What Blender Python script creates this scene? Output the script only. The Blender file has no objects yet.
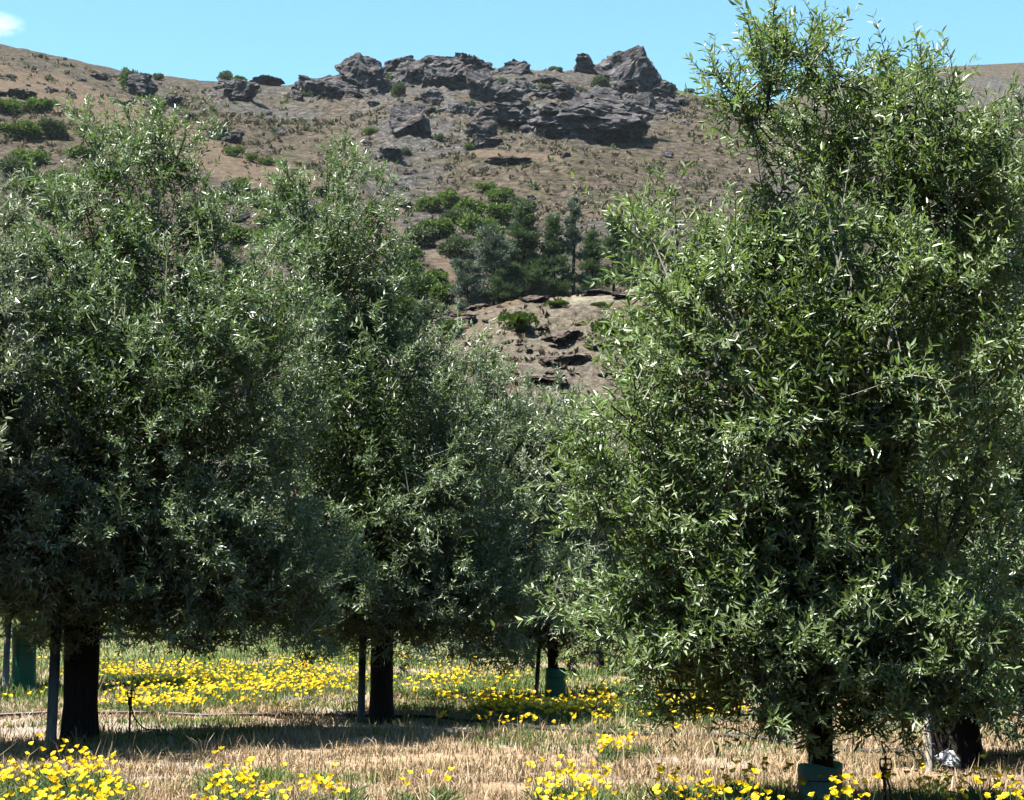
import bpy, math, random
import numpy as np
from mathutils import Vector, Quaternion

random.seed(7)
RNG = np.random.default_rng(11)
S = bpy.context.scene
HAZE = 0.00003
COL = S.collection

# ------------------------------------------------------------------ camera numbers
F, CX, CY, CAMH, PITCH = 1800.0, 512.0, 400.0, 1.35, math.atan(200 / 1800.0)
cp, sp = math.cos(PITCH), math.sin(PITCH)


def ray(px, py):
    a, b = (px - CX) / F, (CY - py) / F
    y = cp - b * sp
    return a / y, (sp + b * cp) / y          # x per metre of depth, z per metre of depth


def at(px, py, d):
    t, e = ray(px, py)
    return np.array([t * d, d, CAMH + e * d])


def on_ground(px, py, h=0.0):
    t, e = ray(px, py)
    d = (h - CAMH) / e
    return np.array([t * d, d, h])


def ppm(d):
    return F / d


# ------------------------------------------------------------------ noise (numpy value noise)
def _hash(ix, iy, iz, seed):
    n = (ix * 374761393 + iy * 668265263 + iz * 2147483647 + seed * 974634777) & 0xFFFFFFFF
    n = ((n ^ (n >> 13)) * 1274126177) & 0xFFFFFFFF
    n = ((n ^ (n >> 16)) * 2246822519) & 0xFFFFFFFF
    return ((n ^ (n >> 15)) & 0xFFFFFF) / float(0xFFFFFF)


def vnoise(P, seed=0):
    P = np.asarray(P, dtype=np.float64)
    I = np.floor(P).astype(np.int64)
    f = P - I
    f = f * f * (3 - 2 * f)
    out = 0
    for dx in (0, 1):
        wx = f[:, 0] if dx else 1 - f[:, 0]
        for dy in (0, 1):
            wy = f[:, 1] if dy else 1 - f[:, 1]
            for dz in (0, 1):
                wz = f[:, 2] if dz else 1 - f[:, 2]
                out = out + wx * wy * wz * _hash(I[:, 0] + dx, I[:, 1] + dy, I[:, 2] + dz, seed)
    return out * 2 - 1


def fbm(P, seed=0, octaves=4, gain=0.5):
    P = np.asarray(P, dtype=np.float64)
    a, s, out = 1.0, 1.0, 0
    for k in range(octaves):
        out = out + a * vnoise(P * s + 17.3 * k, seed + k)
        a *= gain
        s *= 2.03
    return out


# ------------------------------------------------------------------ mesh helpers
def make_mesh(name, V, faces, mats, matidx=None, smooth=False, attrs=None):
    """faces: list of (n,k) integer arrays, one per face size, in order"""
    me = bpy.data.meshes.new(name)
    V = np.asarray(V, dtype=np.float32)
    me.vertices.add(len(V))
    me.vertices.foreach_set('co', V.ravel())
    faces = [np.asarray(f, dtype=np.int32) for f in faces if len(f)]
    nl = sum(f.size for f in faces)
    nf = sum(len(f) for f in faces)
    me.loops.add(nl)
    me.loops.foreach_set('vertex_index', np.concatenate([f.ravel() for f in faces]))
    me.polygons.add(nf)
    starts, o = [], 0
    for f in faces:
        k = f.shape[1]
        starts.append(o + np.arange(len(f)) * k)
        o += f.size
    me.polygons.foreach_set('loop_start', np.concatenate(starts).astype(np.int32))
    if matidx is not None:
        me.polygons.foreach_set('material_index', np.asarray(matidx, dtype=np.int32))
    me.polygons.foreach_set('use_smooth', np.full(nf, bool(smooth)))
    for an, (dom, arr) in (attrs or {}).items():
        at_ = me.attributes.new(an, 'FLOAT', dom)
        at_.data.foreach_set('value', np.asarray(arr, dtype=np.float32))
    me.update(calc_edges=True)
    for m in mats:
        me.materials.append(m)
    return me


def link(name, data, parent=None, loc=None):
    o = bpy.data.objects.new(name, data)
    COL.objects.link(o)
    if parent is not None:
        o.parent = parent
    if loc is not None:
        o.location = Vector([float(c) for c in loc])
    return o


def tag(o, label, cat, group=None, kind=None):
    if label:
        o['label'] = label
    if cat:
        o['category'] = cat
    if group:
        o['group'] = group
    if kind:
        o['kind'] = kind
    return o


def empty(name, loc, label, cat, group=None):
    o = link(name, None, None, loc)
    o.empty_display_size = 0.2
    return tag(o, label, cat, group)


def structure(o, kind='structure'):
    o['kind'] = kind
    return o


class MB:
    def __init__(self):
        self.V, self.Q, self.T, self.n = [], [], [], 0

    def add(self, V, Q=None, T=None):
        self.V.append(np.asarray(V, float))
        if Q is not None and len(Q):
            self.Q.append(np.asarray(Q, int) + self.n)
        if T is not None and len(T):
            self.T.append(np.asarray(T, int) + self.n)
        self.n += len(V)

    def tube(self, pts, radii, n=10, cap=True, wob=0.0, seed=0, flat=None):
        pts = np.asarray(pts, float)
        radii = np.asarray(radii, float) * np.ones(len(pts))
        tang = np.gradient(pts, axis=0)
        tang /= np.linalg.norm(tang, axis=1)[:, None] + 1e-9
        ref = np.array([1.0, 0, 0]) if abs(tang[0][0]) < 0.9 else np.array([0, 1.0, 0])
        V = []
        for i, (p, t, r) in enumerate(zip(pts, tang, radii)):
            u = ref - t * ref.dot(t)
            u /= np.linalg.norm(u) + 1e-9
            ref = u
            w = np.cross(t, u)
            a = np.linspace(0, 2 * np.pi, n, endpoint=False)
            ring = np.cos(a)[:, None] * u + np.sin(a)[:, None] * w
            rr = np.full(n, r)
            if wob:
                q = ring * 1.6 + p * 2.0
                rr = r * (1 + wob * fbm(q, seed, 3))
            V.append(p + ring * rr[:, None])
        m = len(pts)
        V = np.concatenate(V)
        Q = []
        for i in range(m - 1):
            for k in range(n):
                k2 = (k + 1) % n
                Q.append((i * n + k, i * n + k2, (i + 1) * n + k2, (i + 1) * n + k))
        T = []
        if cap:
            V = np.vstack([V, pts[0], pts[-1]])
            for k in range(n):
                k2 = (k + 1) % n
                T.append((m * n, k2, k))
                T.append((m * n + 1, (m - 1) * n + k, (m - 1) * n + k2))
        self.add(V, Q, T)

    def box(self, c, s, rz=0.0, bev=0.0):
        c = np.asarray(c, float)
        s = np.asarray(s, float) / 2
        b = min(bev, *(s * 0.45)) if bev else 0
        rings = []
        prof = [(-s[2], b), (-s[2] + b, 0), (s[2] - b, 0), (s[2], b)] if b else [(-s[2], 0), (s[2], 0)]
        for z, ins in prof:
            x, y = s[0] - ins, s[1] - ins
            k = b if b else 0
            if b:
                ring = [(-x + k, -y), (x - k, -y), (x, -y + k), (x, y - k), (x - k, y), (-x + k, y), (-x, y - k), (-x, -y + k)]
            else:
                ring = [(-x, -y), (x, -y), (x, y), (-x, y)]
            rings.append([(p[0], p[1], z) for p in ring])
        V = np.array(rings, float)
        m, n = V.shape[:2]
        V = V.reshape(-1, 3)
        ca, sa = math.cos(rz), math.sin(rz)
        V = np.stack([V[:, 0] * ca - V[:, 1] * sa, V[:, 0] * sa + V[:, 1] * ca, V[:, 2]], 1)
        Q = [(i * n + k, i * n + (k + 1) % n, (i + 1) * n + (k + 1) % n, (i + 1) * n + k) for i in range(m - 1) for k in range(n)]
        V = np.vstack([V, V[:n].mean(0), V[-n:].mean(0)])
        T = [(m * n, (k + 1) % n, k) for k in range(n)] + [(m * n + 1, (m - 1) * n + k, (m - 1) * n + (k + 1) % n) for k in range(n)]
        self.add(V + c, Q, T)

    def build(self, name, mat, parent=None, loc=None, smooth=True):
        V = np.concatenate(self.V)
        Q = np.concatenate(self.Q) if self.Q else np.zeros((0, 4), int)
        T = np.concatenate(self.T) if self.T else np.zeros((0, 3), int)
        return link(name, make_mesh(name, V, [Q, T], [mat], smooth=smooth), parent, loc)


def smooth_path(pts, n):
    pts = np.asarray(pts, float)
    P = np.vstack([2 * pts[0] - pts[1], pts, 2 * pts[-1] - pts[-2]])
    out = []
    seg = len(pts) - 1
    for k in range(n):
        u = k / (n - 1) * seg
        i = min(int(u), seg - 1)
        t = u - i
        p0, p1, p2, p3 = P[i:i + 4]
        out.append(0.5 * (2 * p1 + (p2 - p0) * t + (2 * p0 - 5 * p1 + 4 * p2 - p3) * t * t + (3 * p1 - p0 - 3 * p2 + p3) * t ** 3))
    return np.array(out)


# ------------------------------------------------------------------ materials
class N:
    def __init__(self, name):
        self.m = bpy.data.materials.new(name)
        self.m.use_nodes = True
        self.t = self.m.node_tree
        self.t.nodes.clear()
        self.out = self.t.nodes.new('ShaderNodeOutputMaterial')

    def node(self, typ, **kw):
        n = self.t.nodes.new('ShaderNode' + typ)
        for k, v in kw.items():
            if isinstance(k, str) and hasattr(n, k) and k not in n.inputs:
                setattr(n, k, v)
            else:
                self.set(n, k, v)
        return n

    def set(self, n, key, v):
        s = n.inputs[key]
        if hasattr(v, 'is_output'):
            self.t.links.new(v, s)
        elif isinstance(v, tuple) and len(v) == 3 and s.type == 'RGBA':
            s.default_value = (*v, 1)
        else:
            s.default_value = v

    def noise(self, scale, detail=4, rough=0.55, vec=None, dist=0.0):
        n = self.node('TexNoise')
        n.inputs['Scale'].default_value = scale
        n.inputs['Detail'].default_value = detail
        n.inputs['Roughness'].default_value = rough
        n.inputs['Distortion'].default_value = dist
        if vec is not None:
            self.t.links.new(vec, n.inputs['Vector'])
        return n.outputs['Fac']

    def ramp(self, fac, stops):
        n = self.node('ValToRGB')
        while len(n.color_ramp.elements) < len(stops):
            n.color_ramp.elements.new(0.5)
        for e, (p, c) in zip(n.color_ramp.elements, stops):
            e.position = p
            e.color = (*c, 1) if len(c) == 3 else c
        self.t.links.new(fac, n.inputs[0])
        return n.outputs[0]

    def mapr(self, v, a, b, c=0.0, d=1.0):
        n = self.node('MapRange')
        self.t.links.new(v, n.inputs[0])
        for i, x in enumerate((a, b, c, d)):
            n.inputs[i + 1].default_value = x
        return n.outputs[0]

    def mix(self, fac, a, b, mode='MIX'):
        n = self.node('Mix', data_type='RGBA', blend_type=mode)
        for i, v in ((0, fac), (6, a), (7, b)):
            if hasattr(v, 'is_output'):
                self.t.links.new(v, n.inputs[i])
            else:
                n.inputs[i].default_value = v if i == 0 else (*v, 1)
        return n.outputs[2]

    def math(self, op, a, b=0.0):
        n = self.node('Math', operation=op)
        for i, v in ((0, a), (1, b)):
            if hasattr(v, 'is_output'):
                self.t.links.new(v, n.inputs[i])
            else:
                n.inputs[i].default_value = v
        return n.outputs[0]

    def attr(self, name):
        return self.node('Attribute', attribute_name=name).outputs['Fac']

    def pos(self):
        return self.node('TexCoord').outputs['Object']

    def bump(self, h, strength=0.5, dist=0.1):
        n = self.node('Bump')
        n.inputs['Strength'].default_value = strength
        n.inputs['Distance'].default_value = dist
        self.t.links.new(h, n.inputs['Height'])
        return n.outputs[0]

    def pbr(self, col, rough=0.7, spec=0.3, normal=None, metal=0.0):
        n = self.node('BsdfPrincipled')
        self.set(n, 'Base Color', col)
        self.set(n, 'Roughness', rough)
        self.set(n, 'Specular IOR Level', spec)
        self.set(n, 'Metallic', metal)
        if normal is not None:
            self.t.links.new(normal, n.inputs['Normal'])
        return n.outputs[0]

    def done(self, sh):
        self.t.links.new(sh, self.out.inputs['Surface'])
        return self.m

    def addtrans(self, sh, col, fac):
        t = self.node('BsdfTranslucent')
        self.set(t, 'Color', col)
        mx = self.node('MixShader')
        mx.inputs[0].default_value = fac
        self.t.links.new(sh, mx.inputs[1])
        self.t.links.new(t.outputs[0], mx.inputs[2])
        return mx.outputs[0]


def leaf_material(name, dark, mid, pale, under, trans, rough=0.42, spec=0.65, tfac=0.26):
    n = N(name)
    r = n.attr('rnd')
    top = n.ramp(r, [(0.0, dark), (0.48, mid), (0.9, pale)])
    back = n.node('NewGeometry').outputs['Backfacing']
    und = n.mix(n.mapr(r, 0.0, 0.22), dark, under)      # inner filler leaves dark on both sides, crown shade put into their colour
    col = n.mix(back, top, und)
    sh = n.pbr(col, rough, spec)
    return n.done(n.addtrans(sh, trans, tfac))


LEAF_NEAR = leaf_material('olive leaf near', (0.024, 0.046, 0.010), (0.088, 0.178, 0.040), (0.36, 0.49, 0.24), (0.15, 0.20, 0.095), (0.23, 0.36, 0.06))
LEAF_FAR = leaf_material('olive leaf', (0.024, 0.044, 0.013), (0.10, 0.178, 0.058), (0.40, 0.50, 0.31), (0.155, 0.20, 0.12), (0.19, 0.33, 0.06), tfac=0.2)
LEAF_SILVER = leaf_material('olive leaf silvery', (0.04, 0.06, 0.028), (0.15, 0.20, 0.10), (0.46, 0.51, 0.36), (0.19, 0.225, 0.15), (0.20, 0.27, 0.10), tfac=0.22)
SCRUB = leaf_material('scrub leaf', (0.022, 0.042, 0.010), (0.055, 0.095, 0.018), (0.11, 0.165, 0.03), (0.065, 0.10, 0.022), (0.11, 0.19, 0.025), rough=0.6, spec=0.2)
SCRUB_DULL = leaf_material('dull scrub leaf', (0.03, 0.042, 0.02), (0.055, 0.07, 0.035), (0.09, 0.11, 0.05), (0.06, 0.08, 0.04), (0.08, 0.12, 0.03), rough=0.7, spec=0.2)
PINE = leaf_material('conifer needle', (0.022, 0.042, 0.024), (0.042, 0.075, 0.036), (0.10, 0.14, 0.05), (0.05, 0.085, 0.04), (0.08, 0.14, 0.035), rough=0.6, spec=0.3)
BLUE_LEAF = leaf_material('gum leaf', (0.06, 0.085, 0.065), (0.10, 0.135, 0.095), (0.16, 0.19, 0.13), (0.13, 0.16, 0.12), (0.08, 0.12, 0.06), rough=0.5, spec=0.3)


def bark_material(name, c1, c2, scale=30):
    n = N(name)
    p = n.pos()
    mp = n.node('Mapping')
    n.t.links.new(p, mp.inputs[0])
    mp.inputs['Scale'].default_value = (1, 1, 0.18)
    f = n.noise(scale, 6, 0.65, mp.outputs[0])
    col = n.ramp(f, [(0.3, c1), (0.7, c2)])
    return n.done(n.pbr(col, 0.85, 0.15, n.bump(f, 0.8, 0.02)))


BARK = bark_material('olive bark', (0.014, 0.011, 0.009), (0.048, 0.039, 0.032))
TWIG = bark_material('olive twig', (0.14, 0.14, 0.10), (0.30, 0.30, 0.23), 60)
TIMBER = bark_material('weathered timber', (0.30, 0.26, 0.21), (0.60, 0.54, 0.46), 40)

n = N('green guard film')
p = n.pos()
f = n.noise(9, 3, 0.5, p)
col = n.ramp(f, [(0.3, (0.03, 0.28, 0.16)), (0.7, (0.07, 0.44, 0.27))])
GUARD = n.done(n.addtrans(n.pbr(col, 0.35, 0.5, n.bump(n.noise(22, 3, 0.5, p), 0.3, 0.02)), (0.05, 0.45, 0.26), 0.5))
n = N('teal guard mesh')
p = n.pos()
wv = n.node('TexWave', wave_type='BANDS', bands_direction='DIAGONAL')
wv.inputs['Scale'].default_value = 70
wv.inputs['Distortion'].default_value = 0.4
n.t.links.new(p, wv.inputs['Vector'])
col = n.ramp(wv.outputs['Fac'], [(0.2, (0.32, 0.58, 0.46)), (0.8, (0.48, 0.74, 0.62))])
GUARD_NEAR = n.done(n.addtrans(n.pbr(col, 0.45, 0.4), (0.30, 0.70, 0.55), 0.5))
n = N('black plastic')
BLACK = n.done(n.pbr((0.018, 0.016, 0.015), 0.5, 0.4))
n = N('rusty steel')
f = n.noise(60, 4, 0.6, n.pos())
STEEL = n.done(n.pbr(n.ramp(f, [(0.35, (0.03, 0.022, 0.018)), (0.7, (0.10, 0.06, 0.04))]), 0.7, 0.3))
n = N('white film')
WHITE = n.done(n.addtrans(n.pbr((0.62, 0.62, 0.63), 0.6, 0.3), (0.6, 0.6, 0.6), 0.3))

# petals and poppy leaves
n = N('poppy petal')
inf = n.node('ObjectInfo').outputs['Random']
col = n.ramp(inf, [(0.0, (0.86, 0.60, 0.006)), (0.66, (0.84, 0.66, 0.012)), (0.84, (0.86, 0.46, 0.004)), (1.0, (0.86, 0.34, 0.004))])
rr = n.attr('rnd')
col = n.mix(n.mapr(rr, 0, 1, 0.0, 0.35), col, (0.9, 0.72, 0.03))
PETAL = n.done(n.addtrans(n.pbr(col, 0.5, 0.3), (0.9, 0.62, 0.01), 0.35))
n = N('poppy petal far')
col = n.ramp(n.attr('rnd'), [(0.0, (0.86, 0.58, 0.006)), (0.75, (0.85, 0.66, 0.015)), (0.9, (0.86, 0.45, 0.004)), (1.0, (0.86, 0.36, 0.004))])
PETAL_FAR = n.done(n.addtrans(n.pbr(col, 0.5, 0.3), (0.9, 0.62, 0.01), 0.35))
POPPY_LEAF = leaf_material('poppy leaf', (0.06, 0.10, 0.035), (0.11, 0.165, 0.06), (0.17, 0.22, 0.09), (0.13, 0.18, 0.07), (0.14, 0.22, 0.05), rough=0.6, spec=0.2)
GREEN_GRASS = leaf_material('green grass blade', (0.05, 0.085, 0.02), (0.11, 0.16, 0.04), (0.22, 0.24, 0.09), (0.12, 0.17, 0.05), (0.15, 0.22, 0.04), rough=0.6, spec=0.2)
DRY_GRASS = leaf_material('dry grass blade', (0.18, 0.122, 0.066), (0.37, 0.258, 0.15), (0.55, 0.44, 0.30), (0.40, 0.30, 0.185), (0.45, 0.30, 0.14), rough=0.7, spec=0.15)

# ground
n = N('orchard soil and thatch')
p = n.pos()
a = n.noise(0.55, 5, 0.6, p)
b = n.noise(9.0, 6, 0.7, p)
c = n.noise(45.0, 3, 0.6, p)
straw = n.ramp(b, [(0.3, (0.1270, 0.0889, 0.0558)), (0.55, (0.2624, 0.1862, 0.1185)), (0.8, (0.3555, 0.2708, 0.1820))])
soil = n.ramp(c, [(0.3, (0.1608, 0.1312, 0.1058)), (0.7, (0.2878, 0.2455, 0.2074))])
col = n.mix(n.mapr(a, 0.5, 0.62), straw, soil)
green = n.ramp(b, [(0.3, (0.0508, 0.0719, 0.0212)), (0.7, (0.1439, 0.1608, 0.0592))])
gm = n.mapr(n.attr('green'), 0.25, 0.85)
col = n.mix(gm, col, green)
bare = n.attr('bare')
col = n.mix(bare, col, soil)
h = n.math('ADD', b, n.math('MULTIPLY', c, 0.4))
GROUND = n.done(n.pbr(col, 0.95, 0.1, n.bump(h, 0.7, 0.05)))

# hillside
n = N('dry tussock hillside')
p = n.pos()
big = n.noise(0.018, 5, 0.6, p, 0.6)
mid = n.noise(0.11, 6, 0.68, p)
fine = n.noise(0.62, 6, 0.75, p)
scrub = n.ramp(fine, [(0.36, (0.0152, 0.0122, 0.0094)), (0.5, (0.0583, 0.0460, 0.0337)), (0.64, (0.1167, 0.0936, 0.0675))])
grey = n.ramp(fine, [(0.34, (0.0172, 0.0159, 0.0149)), (0.5, (0.0515, 0.0468, 0.0425)), (0.66, (0.1304, 0.1223, 0.1080))])
tan = n.ramp(fine, [(0.3, (0.0478, 0.0343, 0.0237)), (0.5, (0.0929, 0.0680, 0.0472)), (0.7, (0.1295, 0.1003, 0.0709))])
olive = n.ramp(fine, [(0.36, (0.0152, 0.0144, 0.0081)), (0.52, (0.0549, 0.0475, 0.0290)), (0.66, (0.0995, 0.0849, 0.0541))])
col = n.mix(n.mapr(mid, 0.46, 0.62), scrub, olive)
col = n.mix(n.mapr(big, 0.5, 0.64), col, grey)
tm = n.attr('tan')
edge = n.math('ADD', tm, n.mapr(mid, 0.3, 0.7, -0.3, 0.3))
col = n.mix(n.mapr(edge, 0.42, 0.58), col, tan)
spots = n.node('TexVoronoi')
spots.inputs['Scale'].default_value = 0.55
n.t.links.new(p, spots.inputs['Vector'])
sv = n.mapr(spots.outputs['Distance'], 0.12, 0.3, 1.0, 0.0)
sv = n.math('MULTIPLY', sv, n.mapr(mid, 0.48, 0.56))
col = n.mix(n.math('MULTIPLY', sv, 0.7), col, (0.0343, 0.0324, 0.0203))
h = n.math('ADD', n.math('MULTIPLY', mid, 1.6), fine)
rk = n.attr('rocky')
col = n.mix(n.math('MULTIPLY', rk, n.mapr(mid, 0.38, 0.5)), col, n.ramp(fine, [(0.32, (0.0138, 0.0129, 0.0128)), (0.5, (0.0549, 0.0518, 0.0486)), (0.66, (0.1373, 0.1331, 0.1182))]))
col = n.mix(n.attr('grassy'), col, n.ramp(fine, [(0.3, (0.0343, 0.0503, 0.0134)), (0.7, (0.1098, 0.1223, 0.0472))]))
HILL = n.done(n.pbr(col, 0.95, 0.08, n.bump(h, 0.9, 1.2)))

n = N('rocky knoll')
p = n.pos()
mid = n.noise(0.30, 6, 0.68, p, 0.5)
fine = n.noise(2.2, 6, 0.75, p)
brown = n.ramp(fine, [(0.32, (0.0279, 0.0245, 0.0190)), (0.5, (0.0999, 0.0836, 0.0630)), (0.68, (0.1916, 0.1679, 0.1248))])
rust = n.ramp(fine, [(0.3, (0.0548, 0.0327, 0.0178)), (0.7, (0.1563, 0.1090, 0.0626))])
greyk = n.ramp(fine, [(0.3, (0.0348, 0.0309, 0.0259)), (0.7, (0.1737, 0.1543, 0.1259))])
col = n.mix(n.mapr(mid, 0.52, 0.62), brown, rust)
col = n.mix(n.mapr(n.noise(0.16, 4, 0.6, p), 0.47, 0.58), col, greyk)
col = n.mix(n.attr('pale'), col, n.ramp(fine, [(0.3, (0.0868, 0.0726, 0.0528)), (0.65, (0.2779, 0.2541, 0.1911))]))
col = n.mix(n.attr('grassy'), col, n.ramp(fine, [(0.3, (0.0348, 0.0545, 0.0147)), (0.7, (0.1216, 0.1452, 0.0488))]))
KNOLL = n.done(n.pbr(col, 0.95, 0.08, n.bump(n.math('ADD', mid, fine), 0.9, 0.4)))


def rock_material(name, dark, mid, light, lich, s=1.0):
    n = N(name)
    p = n.pos()
    mp = n.node('Mapping')
    n.t.links.new(p, mp.inputs[0])
    mp.inputs['Scale'].default_value = (1, 1, 1.7)
    mp.inputs['Rotation'].default_value = (0.1, 0.25, 0)
    a = n.noise(0.35 * s, 6, 0.7, mp.outputs[0], 0.8)
    b = n.noise(1.6 * s, 6, 0.75, p)
    c = n.noise(0.22 * s, 4, 0.6, p)
    col = n.ramp(a, [(0.32, dark), (0.5, mid), (0.66, light)])
    col = n.mix(n.mapr(b, 0.56, 0.68, 0.0, 0.75), col, lich)
    col = n.mix(n.mapr(c, 0.55, 0.68, 0.0, 0.5), col, (0.13, 0.09, 0.06))
    h = n.math('ADD', a, n.math('MULTIPLY', b, 0.6))
    return n.done(n.pbr(col, 0.9, 0.15, n.bump(h, 1.0, 0.9 / s)))


ROCK = rock_material('schist rock', (0.0148, 0.0131, 0.0141), (0.0541, 0.0492, 0.0515), (0.1394, 0.1312, 0.1328), (0.2132, 0.2050, 0.1950))
ROCK_NEAR = rock_material('brown schist rock', (0.0328, 0.0246, 0.0216), (0.0984, 0.0754, 0.0664), (0.1722, 0.1394, 0.1245), (0.2296, 0.2009, 0.1743), 4.0)

# ------------------------------------------------------------------ terrain
SKY_PX = [(-900, 30), (-500, 5), (-200, 18), (0, 42), (60, 55), (130, 70), (200, 78), (280, 84), (330, 80), (400, 72), (500, 70), (600, 75),
          (660, 86), (700, 95), (760, 104), (860, 112), (1000, 118), (1200, 130), (1700, 150), (2000, 150)]
_t = np.array([ray(x, y)[0] for x, y in SKY_PX])
_e = np.array([ray(x, y)[1] for x, y in SKY_PX])
GY = np.array([62, 120, 195, 260, 340, 440, 540, 600, 760])
GG = np.array([0.02, 0.27, 0.545, 0.68, 0.81, 0.925, 1.0, 0.985, 0.75])


def smooth_interp(x, xs, ys):
    return (np.interp(x, xs, ys) + np.interp(x - 0.02 * (xs[-1] - xs[0]) / 4, xs, ys) + np.interp(x + 0.02 * (xs[-1] - xs[0]) / 4, xs, ys)) / 3


def hill_height(X, Y):
    X = np.asarray(X, float)
    Y = np.asarray(Y, float)
    t = X / np.maximum(Y, 1)
    e = np.interp(t, _t, _e)
    g = (np.interp(Y, GY, GG) + np.interp(Y - 14, GY, GG) + np.interp(Y + 14, GY, GG)) / 3
    z = CAMH * np.clip((Y - 62) / 30, 0, 1) + Y * e * g - 0.6 * np.clip((75 - Y) / 13, 0, 1)
    P = np.stack([X, Y, np.zeros_like(X)], -1).reshape(-1, 3)
    amp = np.clip((Y - 100) / 200, 0, 1) * np.clip((560 - Y) / 120, 0.12, 1)
    nz = (4.5 * fbm(P / 85, 5, 3) + 1.2 * fbm(P / 16, 9, 3)).reshape(X.shape)
    micro = (0.35 * fbm(P / 3.2, 21, 2)).reshape(X.shape)
    # a gully that runs down towards the conifers
    gx = np.interp(Y, [100, 200, 330, 540], [4, 6, -10, -60])
    gully = -5.0 * np.exp(-((X - gx) / 22) ** 2) * np.clip((Y - 190) / 60, 0, 1) * np.clip((420 - Y) / 120, 0, 1)
    return z + nz * amp + micro * np.clip((Y - 80) / 60, 0, 1) + gully


def knoll_height(X, Y):
    X = np.asarray(X, float)
    Y = np.asarray(Y, float)
    t = X / np.maximum(Y, 1)
    xs = [(250, 520), (360, 420), (410, 345), (440, 318), (490, 306), (545, 300), (585, 295), (625, 291), (680, 284), (760, 278), (900, 290), (1050, 330), (1250, 450), (1500, 560)]
    e = np.interp(t, [ray(*q)[0] for q in xs], [ray(*q)[1] for q in xs])
    g = np.interp(Y, [50, 60, 75, 90, 104, 112, 125, 150], [-0.12, -0.02, 0.42, 0.76, 0.97, 1.0, 0.8, -0.1])
    P = np.stack([X, Y, np.zeros_like(X)], -1).reshape(-1, 3)
    led = fbm(P / np.array([7.0, 2.6, 1]), 31, 3)
    nz = (0.7 * np.round(led * 3) / 3 + 0.3 * fbm(P / 2.0, 35, 4)).reshape(X.shape)
    amp = np.clip((Y - 60) / 15, 0, 1) * np.where(Y > 104, 0.45, 1.0)
    return CAMH * np.clip((Y - 55) / 20, 0, 1) + Y * e * g + nz * amp


def polar_grid(px0, px1, nx, ys, hf):
    t = np.linspace(ray(px0, 200)[0], ray(px1, 200)[0], nx)
    T, Yg = np.meshgrid(t, ys)
    X = T * Yg
    Z = hf(X, Yg)
    V = np.stack([X, Yg, Z], -1).reshape(-1, 3)
    m = len(ys)
    i = np.arange(m - 1)[:, None] * nx + np.arange(nx - 1)[None]
    Q = np.stack([i, i + 1, i + nx + 1, i + nx], -1).reshape(-1, 4)
    return V, Q


def project(V):
    V = np.asarray(V)
    dy, dz = V[:, 1], V[:, 2] - CAMH
    depth = dy * cp + dz * sp
    up = -dy * sp + dz * cp
    return CX + F * V[:, 0] / depth, CY - F * up / depth


def seg_mask(V, lines):
    """1 inside bands drawn along polylines given as map positions on the slope"""
    px, py = project(V)
    best = np.zeros(len(V))
    for pts, w in lines:
        for (x0, y0), (x1, y1) in zip(pts[:-1], pts[1:]):
            vx, vy = x1 - x0, y1 - y0
            u = np.clip(((px - x0) * vx + (py - y0) * vy) / (vx * vx + vy * vy), 0, 1)
            d = np.hypot(px - x0 - u * vx, (py - y0 - u * vy) * 1.3)
            best = np.maximum(best, np.clip(1.25 - 0.75 * d / w, 0, 1))
    return best


def outcrop(V, wide=1.0):
    px, py = project(V)
    nz = 0.35 * fbm(V / 9.0, 71, 3)
    m = np.zeros(len(V))
    for cx_, cy_, rx, ry in ((480, 92, 175, 44), (570, 110, 100, 36), (405, 135, 40, 26), (390, 180, 50, 26), (235, 100, 34, 14), (440, 230, 40, 26)):
        m = np.maximum(m, np.clip(1.5 - np.hypot((px - cx_) / rx, (py - cy_) / ry) * 1.2 + nz, 0, 1))
    return m


ys = np.concatenate([np.arange(62, 130, 2.5), np.arange(130, 420, 2.2), np.arange(420, 575, 1.6), np.arange(575, 765, 12)])
V, Q = polar_grid(-700, 1750, 520, ys, hill_height)
TAN = [([(-500, 20), (-60, 70), (60, 95), (140, 122), (230, 165), (300, 186)], 22), ([(10, 78), (60, 80)], 8), ([(270, 184), (330, 192)], 9),
                    ([(410, 235), (455, 275)], 8), ([(350, 170), (400, 205)], 12), ([(60, 210), (180, 250)], 22), ([(385, 88), (402, 82)], 5),
                    ([(470, 152), (560, 158)], 4)]
tanm = seg_mask(V, TAN)
rocky = outcrop(V)
rid = np.abs(fbm(V / np.array([7.0, 7.0, 4.0]), 73, 4))
V[:, 2] += rocky * (1.9 * np.round((0.7 - rid) * 4) / 4 + 0.8 * fbm(V / 1.8, 74, 3)) * np.clip((V[:, 1] - 150) / 250, 0.15, 1)
hill = structure(link('hillside', make_mesh('hillside', V, [Q], [HILL], smooth=True, attrs={'tan': ('POINT', tanm * (1 - rocky)), 'rocky': ('POINT', rocky), 'grassy': ('POINT', np.clip((98 - V[:, 1]) / 14 + 0.6 * fbm(V / 6.0, 79, 3), 0, 1))})))

ys = np.concatenate([np.arange(50, 100, 0.55), np.arange(100, 116, 0.4), np.arange(116, 151, 1.5)])
V, Q = polar_grid(250, 1500, 420, ys, knoll_height)
kx, ky = project(V)
pale = np.clip((V[:, 1] - 106) / 3, 0, 1) * np.clip((kx - 540) / 40, 0, 1) * np.clip(0.5 + 1.5 * fbm(V / 5.0, 77, 3), 0, 1)
structure(link('terrain', make_mesh('terrain', V, [Q], [KNOLL], smooth=True, attrs={'pale': ('POINT', pale), 'grassy': ('POINT', np.clip((78 - V[:, 1]) / 8 + 0.6 * fbm(V / 4.0, 79, 3), 0, 1))})))

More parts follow.
